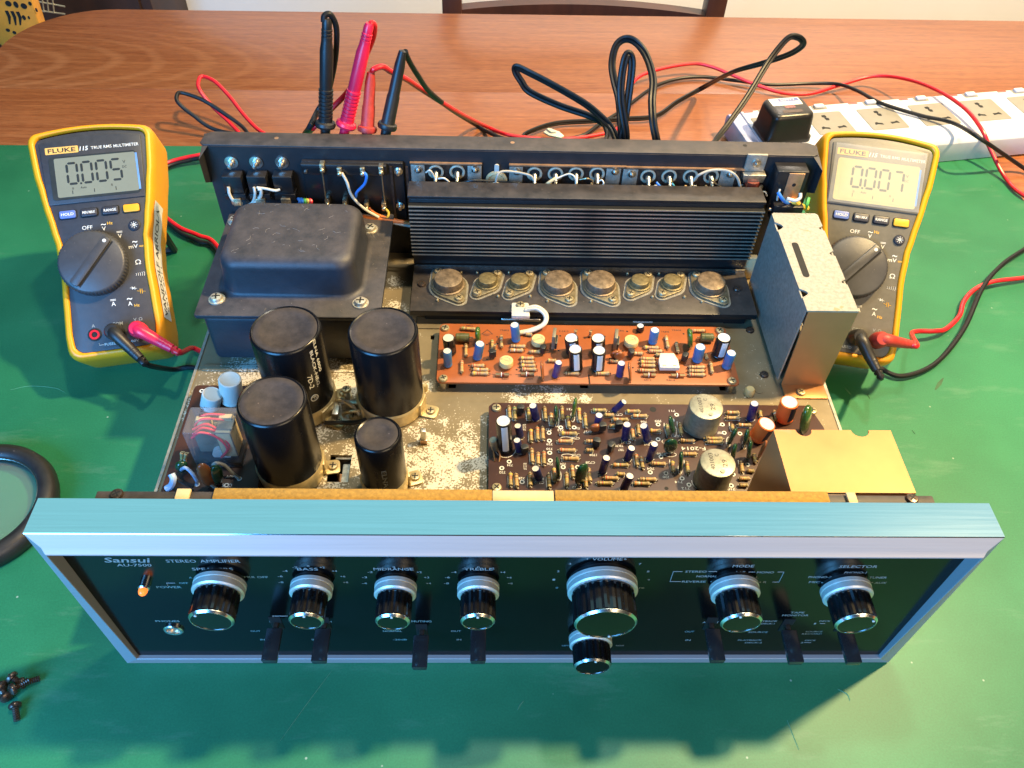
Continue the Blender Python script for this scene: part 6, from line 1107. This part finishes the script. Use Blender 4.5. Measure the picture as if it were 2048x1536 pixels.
MB().prism(rrect(-5, 6, -2.5, 2.5, 1.5), 29, 29.25).build('red_mark', 'fuse_red', pa); MB().prism(rrect(-10, 10, -10.5, -5.5, 1), 29, 29.2).build('fuse_cover', 'steel_dark', pa)
# ================================================================== MAGNIFIER, LOOSE SCREWS
mg = empty('magnifying_glass', (-342, 99, 0)); tag(mg, 'round magnifying glass with a thick black rim beside the front panel', 'magnifier')
MB().lathe([(37, 2), (44, .3), (48, 2), (49, 7), (47.5, 12), (43, 14.5), (38.5, 13), (37, 10), (37, 2)], seg=72, closed=False).build('rim', 'rubber_black', mg, ang=60)
MB().lathe([(37.4, 6), (30, 8.2), (16, 10), (0, 10.6), (0, 3.4), (16, 4), (30, 5), (37.4, 6)], seg=60, closed=False).build('lens', 'lens_glass', mg, ang=60)
MB().lathe([(36.8, 9.5), (37.6, 10.4), (37.0, 10.8)], seg=64, closed=False).build('lens_ring', 'tin', mg)
o = MB().lathe([(5, 0), (6, 4), (8, 10), (8.5, 80), (7, 90), (0, 92)], (-47, 0, 7.5), (-1, -.2, 0), 20).build('handle', 'rubber_black', mg)
def loose_screw(px, py, z, ang, tilt, label):
    p = at(px, py, z); k = empty('loose_screw', mw=Matrix.Translation(p*K) @ Matrix.Rotation(ang, 4, 'Z') @ Matrix.Rotation(tilt, 4, 'Y')); tag(k, label, 'screw', 'black screws lying on the mat')
    MB().lathe([(1.0, -1.2), (3.0, -1), (3.4, 0), (3.2, 1.0), (2.2, 1.8), (0, 2.1)], seg=18).box(-1.8, 1.8, -.35, .35, 1.7, 2.2).build('screw_head', 'steel_dark', k)
    prof = []
    for i in range(7): prof += [(1.9, -1.2-i*1.1), (1.4, -1.7-i*1.1)]
    MB().lathe(prof, seg=12).build('screw_shank', 'steel_dark', k)
for a in ((24, 1354, 7.2, 2.6, 1.2, 'dark screw at the top of the little pile on the green mat'), (46, 1366, 3.4, .4, -1.40, 'dark screw at the right of the little pile on the green mat'), (6, 1372, 3.4, 2.8, -1.42, 'dark screw at the left of the little pile cut by the photo edge'), (26, 1378, 7., 4.0, 1.25, 'dark screw lying across the middle of the little pile'), (30, 1412, 3.4, 2.0, 1.40, 'dark screw lying lowest, a little apart below the pile'), (12, 1394, 3.4, 5.5, 1.40, 'dark screw poking out under the lower left of the pile')): loose_screw(*a)
# ================================================================== BEHIND THE TABLE
c0 = aty(904, 24, 950); c1 = aty(1431, 27, 950)
ch2 = empty('wooden_chair', (100, 960, -750)); tag(ch2, 'dark brown wooden chair standing behind the table', 'chair')
mb_ = lambda: MB()
def chp(mb, name, **kw): o = mb.build(name, 'frame_brown', ch2, **kw); o.matrix_local = Matrix.Translation(-ch2.location); return o
for c in (c0, c1): chp(MB().box(c.x-13.5, c.x+13.5, 950, 978, -750, 190), 'back_post', bevel=1.5)
def rail(zc, h, nm):
    mb = MB(); n = 24; o = []
    for i in range(n+1):
        t = i/n; x = c0.x+13+(c1.x-c0.x-26)*t; b = 26*(1-(2*t-1)**2)
        for yy, zz in ((952+b, zc-h), (952+b, zc), (972+b, zc), (972+b, zc-h)): o.append((x, yy, zz))
    mb.add(o, [(i*4+j, i*4+(j+1) % 4, (i+1)*4+(j+1) % 4, (i+1)*4+j) for i in range(n) for j in range(4)]+[(0, 1, 2, 3), (n*4+3, n*4+2, n*4+1, n*4)]); chp(mb, nm)
rail(-48, 45, 'back_rail'); rail(188, 60, 'back_rail')
chp(MB().box(c0.x-20, c1.x+20, 560, 978, -320, -290), 'seat', bevel=5)
for x in (c0.x, c1.x): chp(MB().box(x-13, x+13, 575, 603, -750, -320.5), 'front_leg', bevel=1.5)
cb = empty('dark_cabinet', (-1100, 1560, -750)); tag(cb, 'dark brown cabinet in shadow beyond the far left table corner', 'cabinet')
xr = aty(303, 8, 1450).x
for a, nm in ((MB().box(-1700, xr, 1450, 1800, -750, 500), 'cabinet_body'), (MB().box(-1690, -1105, 1440, 1450, -700, 480), 'cabinet_door'), (MB().box(-1095, xr-20, 1440, 1450, -700, 480), 'cabinet_door')):
    o = a.build(nm, 'cabinet_brown', cb, bevel=2); o.matrix_local = Matrix.Translation(-cb.location)
# orange stool with punched seat
zs = -300; so_ = empty('orange_stool', (-1000, 1350, -750)); tag(so_, 'orange yellow plastic stool with a punched seat by the table corner', 'stool')
def stp(mb, nm, m='stool_orange', **kw): o = mb.build(nm, m, so_, **kw); o.matrix_local = Matrix.Translation(-so_.location); return o
YS = 1180
q0 = aty(77, 0, YS); q1 = aty(12, 92, YS); q2 = aty(80, 60, YS); ql = aty(-60, 40, YS)
mb = MB(); mb.prism([(ql.x, q1.z+60), (q1.x-40, q1.z+30), (q1.x+6, q1.z-14), (q2.x, q1.z-60), (q2.x+2, q2.z), (q0.x, q0.z+130), (ql.x, q0.z+130)], YS, YS+26, 'y'); stp(mb, 'seat_panel', bevel=4)
for x, y, rx, ry in ((17, 7, 6, 7), (32, 9, 4.5, 8), (48, 12, 6, 7), (60, 7, 3, 5), (16, 60, 4, 4), (29, 65, 3.5, 4), (73, 20, 2, 5), (48, 35, 3.5, 6), (58, 35, 2, 4)):
    p = aty(x, y, YS); e = aty(x+rx, y, YS); f = aty(x, y+ry, YS); rxm, rym = e.x-p.x, abs(f.z-p.z)*.8; mb = MB(); mb.prism([(p.x+rxm*math.cos(t*PI/8), p.z+rym*math.sin(t*PI/8)) for t in range(16)][::-1], YS-.6, YS+.5, 'y'); stp(mb, 'punched_hole', 'hole_black')
for x, y, x2, y2 in ((15, 26, 20, 48), (26, 27, 32, 50), (37, 28, 41, 50)):
    a = aty(x, y, YS); b = aty(x2, y2, YS); mb = MB(); mb.prism([(a.x-2.6, a.z+4), (a.x+2.6, a.z+4), (a.x+3, a.z-6), (b.x+1, b.z), (b.x-1, b.z), (a.x-2.2, a.z-6)], YS-.6, YS+.5, 'y'); stp(mb, 'punched_hole', 'hole_black')
for x in (q2.x-150, q2.x-40): stp(MB().box(x, x+30, YS+4, YS+24, -750, q1.z-40), 'stool_leg', bevel=3)
wr = empty('wire_rack', (-900, 1380, -750)); tag(wr, 'thin wire rack in front of the dark cabinet', 'rack'); mb = MB()
for a, b in (((84, -6), (88, 24)), ((94, -6), (97, 24)), ((104, -10), (108, 24))): mb.tube([aty(*a, 1380), aty(*b, 1380)], 1.4, 6)
for a, b in (((76, 3), (130, 13)), ((70, 20), (130, 28))): mb.tube([aty(*a, 1380), aty(*b, 1380)], 1.6, 6)
o = mb.build('rack_wires', 'rack_wire', wr); o.matrix_local = Matrix.Translation(-wr.location)
bpy.context.view_layer.update()
